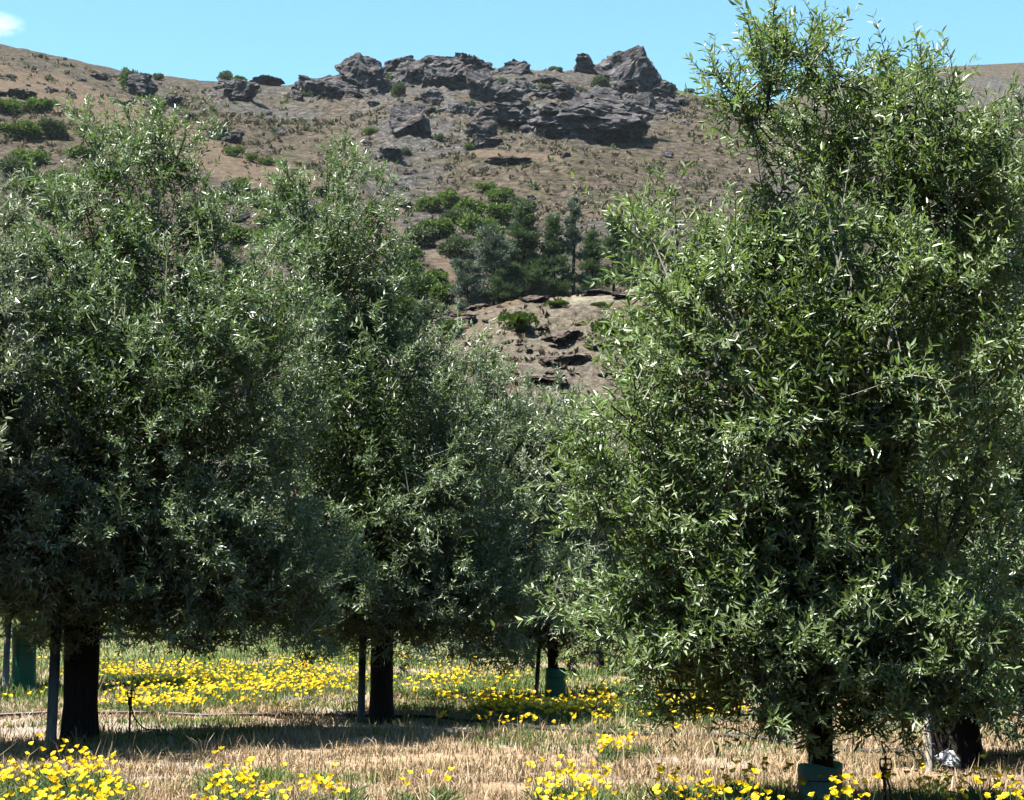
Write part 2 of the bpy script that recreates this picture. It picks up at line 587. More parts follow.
# far ridge to the right, beyond the hillside
SK2 = [(600, 240), (700, 160), (780, 100), (850, 78), (900, 70), (945, 66), (1024, 62), (1150, 52), (1400, 60), (1900, 90)]


def far_height(X, Y):
    t = X / Y
    e = np.interp(t, [ray(*q)[0] for q in SK2], [ray(*q)[1] for q in SK2])
    g = np.interp(Y, [600, 800, 950, 1000, 1200], [0.5, 0.86, 0.985, 1.0, 0.8])
    P = np.stack([X, Y, 0 * X], -1).reshape(-1, 3)
    return CAMH + Y * e * g + (5 * fbm(P / 120, 51, 4)).reshape(X.shape) * np.clip((1000 - Y) / 100, 0.1, 1)


V, Q = polar_grid(600, 1900, 200, np.concatenate([np.arange(600, 900, 8), np.arange(900, 1020, 3), np.arange(1020, 1210, 30)]), far_height)
structure(link('hills', make_mesh('hills', V, [Q], [HILL], smooth=True, attrs={'tan': ('POINT', 0.3 * np.ones(len(V)))})))


# unseen slopes behind and beside the camera, added to block low sky light
az = np.linspace(math.radians(46), math.radians(314), 180)
rr_ = np.array([60, 110, 170, 230, 290, 350, 390])
A2, R2 = np.meshgrid(az, rr_)
Xv, Yv = R2 * np.sin(A2), R2 * np.cos(A2)
Pv = np.stack([Xv, Yv, 0 * Xv], -1).reshape(-1, 3)
Zv = np.interp(R2, [60, 110, 170, 230, 290, 350, 390], [-1.5, 12, 48, 96, 140, 168, 170]) + (6 * fbm(Pv / 70, 57, 4)).reshape(Xv.shape) * np.clip((R2 - 60) / 60, 0, 1)
i = np.arange(len(rr_) - 1)[:, None] * len(az) + np.arange(len(az) - 1)[None]
Qv = np.stack([i, i + 1, i + len(az) + 1, i + len(az)], -1).reshape(-1, 4)
structure(link('hills', make_mesh('hills', np.stack([Xv, Yv, Zv], -1).reshape(-1, 3), [Qv], [HILL], smooth=True, attrs={'tan': ('POINT', 0.3 * np.ones(Xv.size))})))


def on_hill(px, py, hf=hill_height, d0=130.0, d1=620.0):
    t, e = ray(px, py)
    d = np.arange(d0, d1, 0.5)
    z = hf(t * d, d)
    r = CAMH + e * d
    k = np.nonzero(z >= r)[0]
    i = k[0] if len(k) else int(np.argmax((z - r)))
    return np.array([t * d[i], d[i], z[i]])


# field: one sheet to the horizon, finely divided where the camera looks
def ground_bump(X, Y):
    P = np.stack([X, Y, 0 * X], -1).reshape(-1, 3)
    return (0.05 * fbm(P / 1.7, 3, 4)).reshape(X.shape)


GREEN_PATCH = [  # x, y, rx, ry in metres : greener turf
    (-2.5, 31, 9, 5), (4, 33, 10, 5.5), (-6, 27, 6, 3), (1.5, 27, 5, 2.4), (-3.6, 12.4, .9, 0.7), (-1.6, 13.4, .8, 0.5), (1.2, 12.3, .8, 0.6),
    (3.1, 12.0, .8, 0.7), (0.4, 17.6, 0.5, 0.25), (-0.1, 18.4, 0.5, 0.25), (-3.4, 18.4, 0.9, 0.4), (4.6, 16, 1.0, .5), (0, 52, 60, 28)]


def green_mask(X, Y):
    m = np.zeros_like(X)
    for x, y, rx, ry in GREEN_PATCH:
        m = np.maximum(m, np.clip(1.35 - np.sqrt(((X - x) / rx) ** 2 + ((Y - y) / ry) ** 2), 0, 1))
    P = np.stack([X, Y, 0 * X], -1).reshape(-1, 3)
    return np.clip(0.85 * m + 0.6 * fbm(P / 1.1, 61, 4).reshape(X.shape), 0, 1) * np.clip(m * 6, 0, 1)


def bare_mask(X, Y):
    P = np.stack([X, Y, 0 * X], -1).reshape(-1, 3)
    nz = 0.5 * fbm(P / 0.9, 64, 4).reshape(X.shape)
    a = np.clip(1.2 - np.abs(Y - 19.6 - 0.05 * X) / 0.8 + nz, 0, 1) * np.clip((1.0 - X) / 0.7, 0, 1)
    b = np.clip(1.2 - np.hypot((X - 1.1) / 1.6, (Y - 15.1) / 0.5) + nz, 0, 1)
    return np.maximum(a, b)


xs = np.concatenate([[-2500, -800, -200, -60], np.arange(-24, 24.01, 0.13), [60, 200, 800, 2500]])
yy = np.concatenate([[-800, -200, -40, 0], np.arange(7, 24, 0.13), np.arange(24, 62, 0.3), [75, 120, 300, 900, 2500]])
Xg, Yg = np.meshgrid(xs, yy)
near = (np.abs(Xg) < 25) & (Yg > 6) & (Yg < 62)
Z = np.where(near, ground_bump(Xg, Yg), 0.0)
V = np.stack([Xg, Yg, Z], -1).reshape(-1, 3)
nx = len(xs)
i = np.arange(len(yy) - 1)[:, None] * nx + np.arange(nx - 1)[None]
Q = np.stack([i, i + 1, i + nx + 1, i + nx], -1).reshape(-1, 4)
structure(link('ground', make_mesh('ground', V, [Q], [GROUND], smooth=True,
                                   attrs={'green': ('POINT', green_mask(Xg, Yg).ravel()), 'bare': ('POINT', np.where(near, bare_mask(Xg, Yg), 0).ravel())})))


# ------------------------------------------------------------------ leaves
def unit(a):
    return a / (np.linalg.norm(a, axis=-1, keepdims=True) + 1e-9)


def leaf_arrays(base, axis, nrm, L, W, curl=0.12, fold=0.25):
    """lance shaped leaves: 6 points, two faces meeting on the midrib"""
    axis = unit(axis)
    side = unit(np.cross(nrm, axis))
    nrm = unit(np.cross(axis, side))
    L, W = L[:, None], W[:, None]
    c = curl * L
    v0 = base
    v1 = base + axis * L * 0.33 + side * W * 0.5 + nrm * (fold * W * 0.5)
    v2 = base + axis * L * 0.68 + side * W * 0.42 + nrm * (fold * W * 0.5 - c * 0.4)
    v3 = base + axis * L - nrm * c
    v4 = base + axis * L * 0.68 - side * W * 0.42 + nrm * (fold * W * 0.5 - c * 0.4)
    v5 = base + axis * L * 0.33 - side * W * 0.5 + nrm * (fold * W * 0.5)
    n_ = len(base)
    V = np.stack([v0, v1, v2, v3, v4, v5], 1).reshape(-1, 3)
    o = np.arange(n_)[:, None] * 6
    Q = np.stack([o + np.array([[0, 1, 2, 3]]), o + np.array([[0, 3, 4, 5]])], 1).reshape(-1, 4)
    return V, Q


def twig_arrays(P0, P1, P2, r):
    """three sided tapering twigs through three points each"""
    n_ = len(P0)
    d = unit(P2 - P0)
    ref = np.where(np.abs(d[:, 2:3]) < 0.9, np.array([[0, 0, 1.0]]), np.array([[1.0, 0, 0]]))
    u = unit(np.cross(d, ref))
    w = np.cross(d, u)
    rings = []
    for P, k in ((P0, 1.0), (P1, 0.75), (P2, 0.3)):
        for a in (0, 2.094, 4.189):
            rings.append(P + (math.cos(a) * u + math.sin(a) * w) * (r * k)[:, None])
    V = np.stack(rings, 1).reshape(-1, 3)
    o = np.arange(n_)[:, None] * 9
    q = []
    for s_ in (0, 3):
        for k in range(3):
            q.append([s_ + k, s_ + (k + 1) % 3, s_ + 3 + (k + 1) % 3, s_ + 3 + k])
    Q = (o[:, None, :] + np.array(q)[None]).reshape(-1, 4)
    return V, Q


def crown_mesh(name, lobes, rng, leaf_mat, leaf_len, dens, trunk_top, shoot_len=0.22, pairs=7, leafw=0.25, fill=True, zbot=-9.0):
    """lobes: (centre xyz, radii xyz). Branchlets sit on the lobes, shoots on branchlets, leaves in pairs on shoots."""
    C = np.array([l[0] for l in lobes])
    R = np.array([l[1] for l in lobes])
    area = (R[:, 0] * R[:, 1] + R[:, 0] * R[:, 2] + R[:, 1] * R[:, 2]) * 4.19
    bb, ba = [], []
    for c, r, A in zip(C, R, area):
        k = max(6, int(A * dens))
        d = unit(rng.normal(size=(k, 3)))
        rad = 1.02 - 0.5 * rng.random(k) ** 1.7
        rad *= 1 + 0.14 * fbm(d * 2.2 + c, 3, 2)
        p = c + d * r * rad[:, None]
        q = np.min(np.linalg.norm((p[:, None] - C[None]) / R[None], axis=2), axis=1)
        keep = ((q > 0.66) | (rng.random(k) < 0.10)) & (p[:, 2] > zbot + 0.02) & (fbm(p * 1.9 + c[0], 19, 3) + rng.normal(size=k) * 0.22 > -0.22)
        p, d = p[keep], d[keep]
        up = np.array([0, 0, 1.0])
        low = np.clip(-d[:, 2:3], 0, 1)
        a = unit(d * 0.8 + up * (0.8 - 0.7 * low) + rng.normal(size=p.shape) * 0.35)
        bb.append(p)
        ba.append(a)
    B, A = np.concatenate(bb), np.concatenate(ba)
    nb = len(B)
    ns = 8
    # shoots
    s = rng.random((nb, ns)) * 0.30
    base = (B[:, None] + A[:, None] * s[..., None]).reshape(-1, 3)
    Ar = np.repeat(A, ns, 0)
    dirs = unit(Ar + rng.normal(size=(nb * ns, 3)) * 0.55)
    SL = shoot_len * (0.55 + 0.8 * rng.random(nb * ns))
    # a few long leader shoots
    lead = rng.random(nb * ns) < 0.02
    SL = np.where(lead, SL * 1.9, SL)
    bend = rng.normal(size=dirs.shape) * 0.15 + np.array([0, 0, 0.10])
    P0, P1, P2 = base, base + dirs * SL[:, None] * 0.5, base + unit(dirs + bend) * SL[:, None]
    # only within the wood
    okt = np.minimum(P0[:, 2], P2[:, 2]) > zbot - 0.02
    tv, tq = twig_arrays(P0[okt], P1[okt], P2[okt], 0.0022 + 0.0022 * rng.random(int(okt.sum())))
    bv, bq = twig_arrays(B - A * 0.25, B + A * 0.1, B + A * 0.30, 0.004 + 0.004 * rng.random(nb))
    # leaves
    m = len(base)
    u = (np.arange(pairs) + 0.6) / pairs
    u = u[None, :, None] + rng.normal(size=(m, pairs, 1)) * 0.03
    ax = P0[:, None] + (P1 - P0)[:, None] * 2 * np.minimum(u, 0.5) + (P2 - P1)[:, None] * 2 * np.maximum(u - 0.5, 0)
    tdir = unit(P2 - P0)[:, None]
    ph = rng.random((m, 1)) * 6.283 + np.arange(pairs)[None] * 1.571
    rf = np.where(np.abs(tdir[..., 2:3]) < 0.9, np.array([0, 0, 1.0]), np.array([1.0, 0, 0]))
    uu = unit(np.cross(np.broadcast_to(tdir, rf.shape), rf))
    ww = np.cross(tdir, uu)
    side = np.cos(ph)[..., None] * uu + np.sin(ph)[..., None] * ww
    lb, la, ln = [], [], []
    for sgn in (1, -1):
        axd = unit(tdir * (0.75 + 0.3 * rng.random((m, pairs, 1))) + sgn * side + rng.normal(size=side.shape) * 0.22)
        nr = unit(tdir * 0.45 + np.array([0, 0, 0.4]) + rng.normal(size=side.shape) * 0.7 - sgn * side * 0.3)
        lb.append(ax.reshape(-1, 3))
        la.append(axd.reshape(-1, 3))
        ln.append(nr.reshape(-1, 3))
    lb, la, ln = np.concatenate(lb), np.concatenate(la), np.concatenate(ln)
    keep = (rng.random(len(lb)) < 0.95) & (lb[:, 2] > zbot + 0.16 * fbm(lb * [2.4, 2.4, 0], 8, 3))
    lb, la, ln = lb[keep], la[keep], ln[keep]
    k = len(lb)
    Lf = leaf_len * (0.45 + 0.9 * rng.random(k) ** 1.3)
    Wf = Lf * leafw * (0.8 + 0.4 * rng.random(k))
    shoot_tone = np.tile(np.repeat(rng.random(m), pairs), 2)[keep]
    rnd = np.clip(0.04 + 0.52 * shoot_tone + 0.46 * rng.random(k), 0, 1)
    lv, lq = leaf_arrays(lb, la, ln, Lf, Wf)
    parts = [(lv, lq, 0, np.repeat(rnd, 2))]
    if fill:   # broader filler leaves deep in the lobes, darkened to paint inner crown shade
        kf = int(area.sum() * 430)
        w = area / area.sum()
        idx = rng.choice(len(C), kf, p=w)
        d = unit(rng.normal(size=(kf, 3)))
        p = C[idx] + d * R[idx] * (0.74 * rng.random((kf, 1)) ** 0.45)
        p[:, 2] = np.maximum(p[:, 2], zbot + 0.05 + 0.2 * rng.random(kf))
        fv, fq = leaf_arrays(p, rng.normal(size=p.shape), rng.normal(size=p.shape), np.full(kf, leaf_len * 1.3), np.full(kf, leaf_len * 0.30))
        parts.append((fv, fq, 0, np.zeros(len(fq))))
    parts += [(tv, tq, 1, np.zeros(len(tq))), (bv, bq, 1, np.zeros(len(bq)))]
    off, Vs, Qs, Ms, As = 0, [], [], [], []
    for v, q, mi, at_ in parts:
        Vs.append(v)
        Qs.append(q + off)
        off += len(v)
        Ms.append(np.full(len(q), mi))
        As.append(at_)
    return make_mesh(name, np.concatenate(Vs), [np.concatenate(Qs)], [leaf_mat, TWIG], np.concatenate(Ms), attrs={'rnd': ('FACE', np.concatenate(As))}), k


LEAVES = 0


def olive_tree(label, trunk_px, base_py, lobes_px, seed, leaf_mat=None, leaf_len=0.075, dens=7.0, r0=0.12, r1=0.10, fork=None, flare=1.25, lean=(0, 0), d=None, group='olive trees in the orchard', shoot=0.25, pairs=9, twin=None, bot=None):
    global LEAVES
    rng = np.random.default_rng(seed)
    g = on_ground(trunk_px, base_py)
    if d is not None:
        g = np.array([ray(trunk_px, base_py)[0] * d, d, 0.0])
    D = g[1]
    root = empty('olive_tree', g, label, 'tree', group)
    lobes = []
    rt = max(l[2] for l in lobes_px) / ppm(D)
    for k, l in enumerate(lobes_px):
        px, py, rx, ry = l[:4]
        dd = l[4] if len(l) > 4 else rng.uniform(-0.45, 0.45) * max(0, rt - rx / ppm(D)) * 1.6
        c = at(px, py, D + dd) - g
        r = np.array([rx / ppm(D), max(rx, 0.75 * min(rx, ry)) / ppm(D) * rng.uniform(0.85, 1.05), ry / ppm(D)])
        r = np.maximum(0.55 * r, r - 0.10)
        lobes.append((c, r))
    # lobes that fill the near and far side so the crown is round
    cc = np.mean([l[0] for l in lobes], 0)
    for s_ in (-1, 1):
        lobes.append((cc + np.array([rng.uniform(-0.2, 0.2), s_ * rt * 0.6, -0.2]), np.array([rt * 0.75, rt * 0.38, rt * 0.95])))
    me, nl = crown_mesh('crown', lobes, rng, leaf_mat or LEAF_FAR, leaf_len, dens, None, shoot_len=shoot, pairs=pairs, zbot=-9.0 if bot is None else (base_py - bot) / ppm(D))
    LEAVES += nl
    link('crown', me, root)
    # trunk and limbs
    zb = min((l[0][2] - l[1][2]) for l in lobes)
    zf = fork if fork else max(0.8, zb + 0.35)
    top = np.array([lean[0], lean[1], zf])
    mb = MB()
    path = smooth_path([(0, 0, -0.12), (0, 0, 0.02), top * [0.35, 0.35, 0.3], top * [0.7, 0.7, 0.65], top], 14)
    rad = np.interp(path[:, 2], [-0.12, 0.0, 0.12, 0.35, zf], [r0 * flare * 1.15, r0 * flare, r0 * 1.1, r0, r1])
    mb.tube(path, rad, 18, wob=0.09, seed=seed)
    mb.build('trunk', BARK, root)
    if twin:
        m2 = MB()
        p2 = smooth_path([np.array(q, float) for q in twin], 12)
        m2.tube(p2, np.linspace(r0 * 0.85, r0 * 0.55, 12), 14, wob=0.1, seed=seed + 5)
        m2.build('trunk', BARK, root)
    order = sorted(range(len(lobes_px)), key=lambda k: -lobes[k][1][0])
    for k in order[:9]:
        c, r = lobes[k]
        end = c + np.array([rng.uniform(-.3, .3) * r[0], rng.uniform(-.6, .2) * r[1], 0.55 * r[2]])
        st = top + np.array([0, 0, -0.05])
        midp = st + (end - st) * 0.5 + np.array([rng.uniform(-.15, .15), rng.uniform(-.15, .15), 0.12])
        q1 = st + (end - st) * 0.25 + rng.uniform(-.08, .08, 3)
        pl = smooth_path([st, q1, midp, end], 16)
        m = MB()
        m.tube(pl, np.linspace(r1 * 0.62, 0.008, 16), 8, wob=0.12, seed=seed + k)
        # side branches
        for q in range(2):
            j = rng.integers(4, 11)
            tip = pl[j] + unit(rng.normal(size=3) + np.array([0, -0.3, 0.5])) * rng.uniform(0.3, 0.6) * max(0.5, r[0])
            m.tube(smooth_path([pl[j], pl[j] + (tip - pl[j]) * 0.5 + rng.uniform(-.06, .06, 3), tip], 8), np.linspace(0.013, 0.004, 8), 5)
        m.build('limb', BARK, root)
    return root


# ------------------------------------------------------------------ the orchard
olive_tree('big olive tree with thick dark bare trunk beside a timber stake and sprinkler', 79, 745,
           [(115, 330, 125, 150), (125, 240, 82, 78), (104, 180, 36, 40), (165, 172, 48, 45), (200, 225, 46, 44), (60, 440, 120, 140), (190, 440, 125, 150), (120, 545, 150, 88),
            (240, 330, 80, 105), (40, 545, 95, 78), (245, 560, 80, 75), (190, 560, 110, 80), (95, 150, 14, 18), (140, 150, 18, 25), (60, 330, 70, 90), (110, 595, 110, 62), (210, 600, 110, 60), (30, 585, 80, 60), (275, 590, 80, 62)],
           101, leaf_len=0.063, dens=15, r0=0.165, r1=0.165, fork=1.55, flare=1.12, bot=648)
olive_tree('olive tree with dark trunk behind the black pipe, its stake touching the left of trunk', 381, 722,
           [(335, 248, 66, 72), (340, 330, 76, 110), (320, 440, 110, 140), (400, 460, 105, 140), (380, 570, 125, 75), (305, 560, 95, 82), (450, 560, 95, 85),
            (465, 455, 58, 80), (342, 198, 34, 32), (370, 215, 26, 36), (288, 240, 42, 48), (380, 320, 34, 60), (335, 178, 14, 18), (320, 610, 100, 55), (385, 510, 66, 80, -0.75), (410, 612, 110, 56), (490, 600, 90, 60)],
           102, leaf_len=0.064, dens=14.5, r0=0.125, r1=0.12, fork=1.5, bot=658)
olive_tree('front olive tree with bright leaves and teal mesh guard round its slender trunk', 822, 822,
           [(698, 282, 60, 70), (768, 218, 56, 76), (830, 160, 70, 72), (900, 175, 80, 95), (780, 390, 140, 140), (680, 470, 100, 120), (655, 555, 78, 105), (760, 580, 140, 115),
            (880, 560, 140, 130), (900, 380, 130, 150), (965, 290, 90, 130), (820, 650, 130, 72), (690, 625, 85, 70), (768, 95, 13, 46), (770, 74, 9, 26), (818, 92, 15, 42), (842, 78, 13, 34), (862, 98, 22, 32), (748, 118, 11, 28), (810, 66, 9, 20),
            (895, 108, 26, 30), (940, 140, 36, 46), (985, 215, 56, 76), (664, 250, 26, 28), (612, 475, 28, 45), (632, 410, 34, 42), (850, 680, 120, 60), (740, 670, 100, 62), (930, 660, 90, 70), (675, 640, 60, 66)],
           103, leaf_mat=LEAF_NEAR, leaf_len=0.060, dens=33.0, r0=0.078, r1=0.072, fork=1.15, flare=1.1, shoot=0.24, pairs=9, bot=742)
olive_tree('olive tree with flared forked trunk and white sheet at its foot', 965, 766,
           [(1000, 290, 90, 130), (990, 440, 120, 130), (965, 590, 115, 100), (1070, 470, 120, 170), (1050, 620, 100, 90), (1015, 190, 40, 70), (980, 670, 70, 50), (1005, 690, 34, 38), (1100, 300, 90, 120), (950, 690, 80, 56), (1040, 680, 90, 62)],
           104, leaf_len=0.062, dens=16, r0=0.13, r1=0.085, fork=1.5, flare=1.3, lean=(-0.06, 0.0), twin=[(-0.02, 0.05, -0.1), (-0.16, 0.1, 0.25), (-0.21, 0.1, 0.6), (-0.10, 0.0, 1.3)], bot=738)
olive_tree('silvery olive crown cut off at the left edge of the photo', -150, 755,
           [(-70, 350, 105, 150), (-25, 250, 40, 70), (-50, 480, 90, 120), (-160, 400, 150, 200), (-160, 560, 150, 90), (-10, 200, 20, 34), (0, 330, 40, 60)],
           105, leaf_mat=LEAF_SILVER, leaf_len=0.068, dens=12.5, r0=0.15, r1=0.14, fork=1.5, bot=632)
olive_tree('small olive tree in green guard behind the thick trunk', 24, 690,
           [(20, 460, 110, 120), (20, 570, 100, 66), (-40, 540, 80, 80), (70, 540, 80, 80)],
           106, leaf_len=0.08, dens=5.5, r0=0.09, r1=0.08, fork=1.6, bot=632)
olive_tree('grey green olive tree growing from a dark green guard', 553, 701,
           [(515, 470, 75, 95), (480, 410, 50, 46), (555, 560, 70, 85), (470, 555, 85, 90), (540, 440, 56, 54), (500, 430, 60, 62), (510, 590, 95, 60), (480, 618, 100, 52), (560, 610, 70, 60)],
           107, leaf_mat=LEAF_SILVER, leaf_len=0.070, dens=11.5, r0=0.07, r1=0.06, fork=1.5, bot=668)
olive_tree('pale olive tree half hidden between two other crowns', 600, 675,
           [(585, 465, 56, 66), (600, 540, 62, 80), (560, 430, 34, 36), (630, 580, 60, 60)],
           108, leaf_mat=LEAF_SILVER, leaf_len=0.09, dens=4.0, r0=0.08, r1=0.07, fork=1.5, bot=640)
olive_tree('distant olive tree behind the middle trunk, its teal guard just showing', 422, 658,
           [(425, 520, 62, 80), (440, 580, 65, 50), (395, 570, 50, 55)],
           109, leaf_len=0.10, dens=3.0, r0=0.08, r1=0.07, fork=1.7, bot=642)


def stake(label, px, base_py, top_py, w, lean=0.0, shift=0.0):
    g = on_ground(px, base_py)
    h = (base_py - top_py) / ppm(g[1])
    root = empty('tree_stake', g, label, 'stake', 'timber stakes beside olive trunks')
    m = MB()
    q = smooth_path([(0, 0, -0.2), (0, 0, 0), (lean * 0.5, 0, h * 0.5), (lean, 0, h)], 10)
    m.tube(q, w / 2 * np.array([1.0, 1.03, 1.0, .98, 1.02, 1.0, .98, 1.0, .99, .95]), 8, wob=0.06, seed=int(px))
    m.build('post', TIMBER, root)
    b = MB()
    zz = h * 0.8
    b.tube([(lean * .8 + math.cos(a) * w * 0.56, math.sin(a) * w * 0.56, zz) for a in np.linspace(0, 6.283, 17)], np.full(17, 0.006), 6)
    b.build('tie', BLACK, root)
    return root


stake('tall brown timber stake in front of the thick dark trunk', 51, 746, 560, 0.10, 0.03)
stake('grey timber stake touching the middle dark trunk', 361, 721, 620, 0.085, 0.015)
stake('pale timber stake left of the flared forked trunk', 930, 770, 690, 0.07, 0.0)
stake('dark stake beside the green guard at the left edge', 5, 691, 610, 0.10, 0.02)
stake('short dark stake left of the dark green guard', 536, 700, 640, 0.055, 0.05)


def guard(label, px, base_py, top_py, wpx, mat, mat_name='sleeve', d=None, sq=0.0, top_scale=1.0):
    g = on_ground(px, base_py)
    D = g[1]
    r = wpx / ppm(D) / 2
    h = (base_py - top_py) / ppm(D)
    root = empty('tree_guard', g, label, 'tree guard', 'plastic guards round young olive trunks')
    nseg, nz_ = 40, 14
    a = np.linspace(0, 2 * np.pi, nseg, endpoint=False)
    V, Q = [], []
    for lay, rr in ((0, r), (1, r - 0.006)):
        for k in range(nz_):
            z = h * k / (nz_ - 1)
            prof = 1 + sq * np.cos(3 * a + 0.5) + 0.05 * np.sin(5 * a + z * 3) * (k / nz_) + 0.03 * np.sin(z * 9)
            s_ = (1 + (top_scale - 1) * k / (nz_ - 1)) * prof
            V.append(np.stack([rr * s_ * np.cos(a), rr * s_ * np.sin(a), np.full(nseg, z - 0.02) + (0.015 * np.sin(2 * a) if k == nz_ - 1 else 0)], 1))
    V = np.concatenate(V)
    for lay in (0, 1):
        o = lay * nseg * nz_
        for k in range(nz_ - 1):
            for j in range(nseg):
                j2 = (j + 1) % nseg
                f_ = (o + k * nseg + j, o + k * nseg + j2, o + (k + 1) * nseg + j2, o + (k + 1) * nseg + j)
                Q.append(f_ if lay == 0 else f_[::-1])
    o1, o2 = (nz_ - 1) * nseg, nseg * nz_ + (nz_ - 1) * nseg
    for j in range(nseg):
        j2 = (j + 1) % nseg
        Q.append((o1 + j, o1 + j2, o2 + j2, o2 + j))
    link('sleeve', make_mesh('sleeve', V, [np.array(Q)], [mat], smooth=True), root)
    t = MB()
    t.tube([(math.cos(x) * (r * 1.04 * (1 + (top_scale - 1) * .7)), math.sin(x) * (r * 1.04 * (1 + (top_scale - 1) * .7)), h * 0.7) for x in np.linspace(0, 6.2832, 29)], np.full(29, 0.004), 5)
    t.build('tie', BLACK, root)
    return root


guard('teal mesh guard round the front slender trunk', 821, 822, 763, 38, GUARD_NEAR, top_scale=1.14)
guard('tall bright green plastic guard at the left edge', 23, 690, 628, 23, GUARD, sq=0.05)
guard('dark green plastic guard standing among the far poppies', 555, 701, 668, 20, GUARD, sq=0.06)
guard('tiny teal guard far behind the middle trunk', 422, 659, 648, 9, GUARD_NEAR)


# ------------------------------------------------------------------ irrigation
def sprinkler(label, px, base_py, top_py, hose_pts=None, base=None):
    g = on_ground(px, base_py)
    h = (base_py - top_py) / ppm(g[1])
    root = empty('sprinkler', g, label, 'sprinkler', 'micro sprinklers on stakes')
    m = MB()
    m.tube([(0, 0, -0.12), (0, 0, 0.05), (0.004, 0, h * 0.5), (0, 0, h * 0.78)], [0.004, 0.010, 0.010, 0.010], 8)
    m.build('stake', STEEL, root)
    m = MB()
    m.box((0, 0, h * 0.76), (0.036, 0.03, 0.075), 0, 0.006)
    m.build('clamp', BLACK, root)
    # head: bridge frame with spinner
    m = MB()
    zc = h * 0.90
    s_ = 0.032
    ring = [(-s_, 0, -s_), (s_, 0, -s_), (s_ * 1.1, 0, 0), (s_, 0, s_), (-s_, 0, s_), (-s_ * 1.1, 0, 0), (-s_, 0, -s_)]
    m.tube([(0.012 + x, y, zc + z) for x, y, z in ring], np.full(7, 0.0065), 6)
    m.tube([(0.012, 0, zc + s_), (0.012, 0, zc + s_ + 0.02)], [0.009, 0.006], 8)
    m.tube([(0.0, 0, h * 0.78), (0.012, 0, zc - s_)], [0.011, 0.012], 8)
    hd = m.build('nozzle_frame', BLACK, root)
    m = MB()
    m.tube([(0.012, 0, zc - s_), (0.012, 0, zc + s_)], [0.006, 0.006], 6)
    m.box((0.012, 0, zc), (0.03, 0.012, 0.014), 0.4, 0.002)
    m.build('spinner', BLACK, hd)
    if hose_pts is not None:
        m = MB()
        m.tube(smooth_path(hose_pts, 60), np.full(60, 0.007), 7)
        m.build('hose', BLACK, root)
    return root


k = 1 / ppm(on_ground(130, 742)[1])
sprinkler('thin sprinkler with looping hose right of the thick dark trunk', 129, 742, 690,
          [(0.012, -0.02, 38 * k), (0.03, -0.03, 30 * k), (7 * k, -0.04, 22 * k), (16 * k, -0.02, 13 * k), (27 * k, 0, 12 * k), (29 * k, 0.0, 10 * k), (22 * k, -.05, 5 * k), (30 * k, -0.12, 7.5 * k), (40 * k, -0.05, 8 * k),
           (46 * k, 0.05, 5 * k), (56 * k, 0.1, 6 * k), (66 * k, 0.05, 3 * k), (62 * k, -0.1, 1 * k)])
sprinkler('black sprinkler with square nozzle frame right of the teal guard', 885, 822, 760,
          [(0.01, -0.015, 0.28), (0.03, -0.02, 0.2), (0.045, -0.02, 0.08), (0.08, 0.02, 0.012), (0.3, 0.2, 0.012), (0.6, 0.5, 0.01)])
pipe = MB()
pp = [(on_ground(x, y) + [0, 0, 0.03]) for x, y in ((-160, 717), (-40, 717.5), (60, 718), (160, 718), (240, 719), (330, 719), (430, 722), (520, 729), (600, 735), (700, 741), (820, 748), (960, 757), (1150, 765))]
pl = smooth_path(pp, 160)
pl[:, 2] = 0.045 + ground_bump(pl[:, 0], pl[:, 1])
pipe.tube(pl, np.full(160, 0.02), 8)
tag(pipe.build('irrigation_pipe', BLACK), 'long thin black irrigation pipe lying along the tree row', 'pipe')

# white film by the forked trunk
g = on_ground(949, 764)
nx_, ny_ = 24, 16
X, Y = np.meshgrid(np.linspace(-0.14, 0.14, nx_), np.linspace(0, 1, ny_))
P = np.stack([X, Y, 0 * X], -1).reshape(-1, 3)
Zs = 0.15 * np.sin(Y * 1.6) * (1 - (X / 0.2) ** 2) + 0.010 * fbm(P * 6, 5, 2).reshape(X.shape) + 0.01
Vw = np.stack([X + 0.02 * np.sin(Y * 7), Y * 0.16 + 0.03 * np.sin(X * 25), Zs], -1).reshape(-1, 3)
i = np.arange(ny_ - 1)[:, None] * nx_ + np.arange(nx_ - 1)[None]
Qw = np.stack([i, i + 1, i + nx_ + 1, i + nx_], -1).reshape(-1, 4)
V2 = np.vstack([Vw, Vw + np.array([0, 0.012, -0.004])])
edge = np.concatenate([np.arange(nx_), (np.arange(1, ny_) * nx_ + nx_ - 1), (ny_ - 1) * nx_ + np.arange(nx_ - 2, -1, -1), np.arange(ny_ - 2, 0, -1) * nx_])
e2 = np.roll(edge, -1)
Qe = np.stack([edge, edge + len(Vw), e2 + len(Vw), e2], 1)
tag(link('plastic_sheet', make_mesh('plastic_sheet', V2, [np.vstack([Qw, Qw[:, ::-1] + len(Vw), Qe])], [WHITE], smooth=True), None, g + np.array([0.0, -0.34, 0])),
    'crumpled white plastic sheet between stake and flared trunk', 'plastic sheet')


# ------------------------------------------------------------------ rocks
def ico(sub):
    import bmesh
    bm = bmesh.new()
    bmesh.ops.create_icosphere(bm, subdivisions=sub, radius=1.0)
    V = np.array([v.co[:] for v in bm.verts])
    T = np.array([[v.index for v in f.verts] for f in bm.faces])
    bm.free()
    return V, T


ICO = {k: ico(k) for k in (3, 4, 5, 6)}


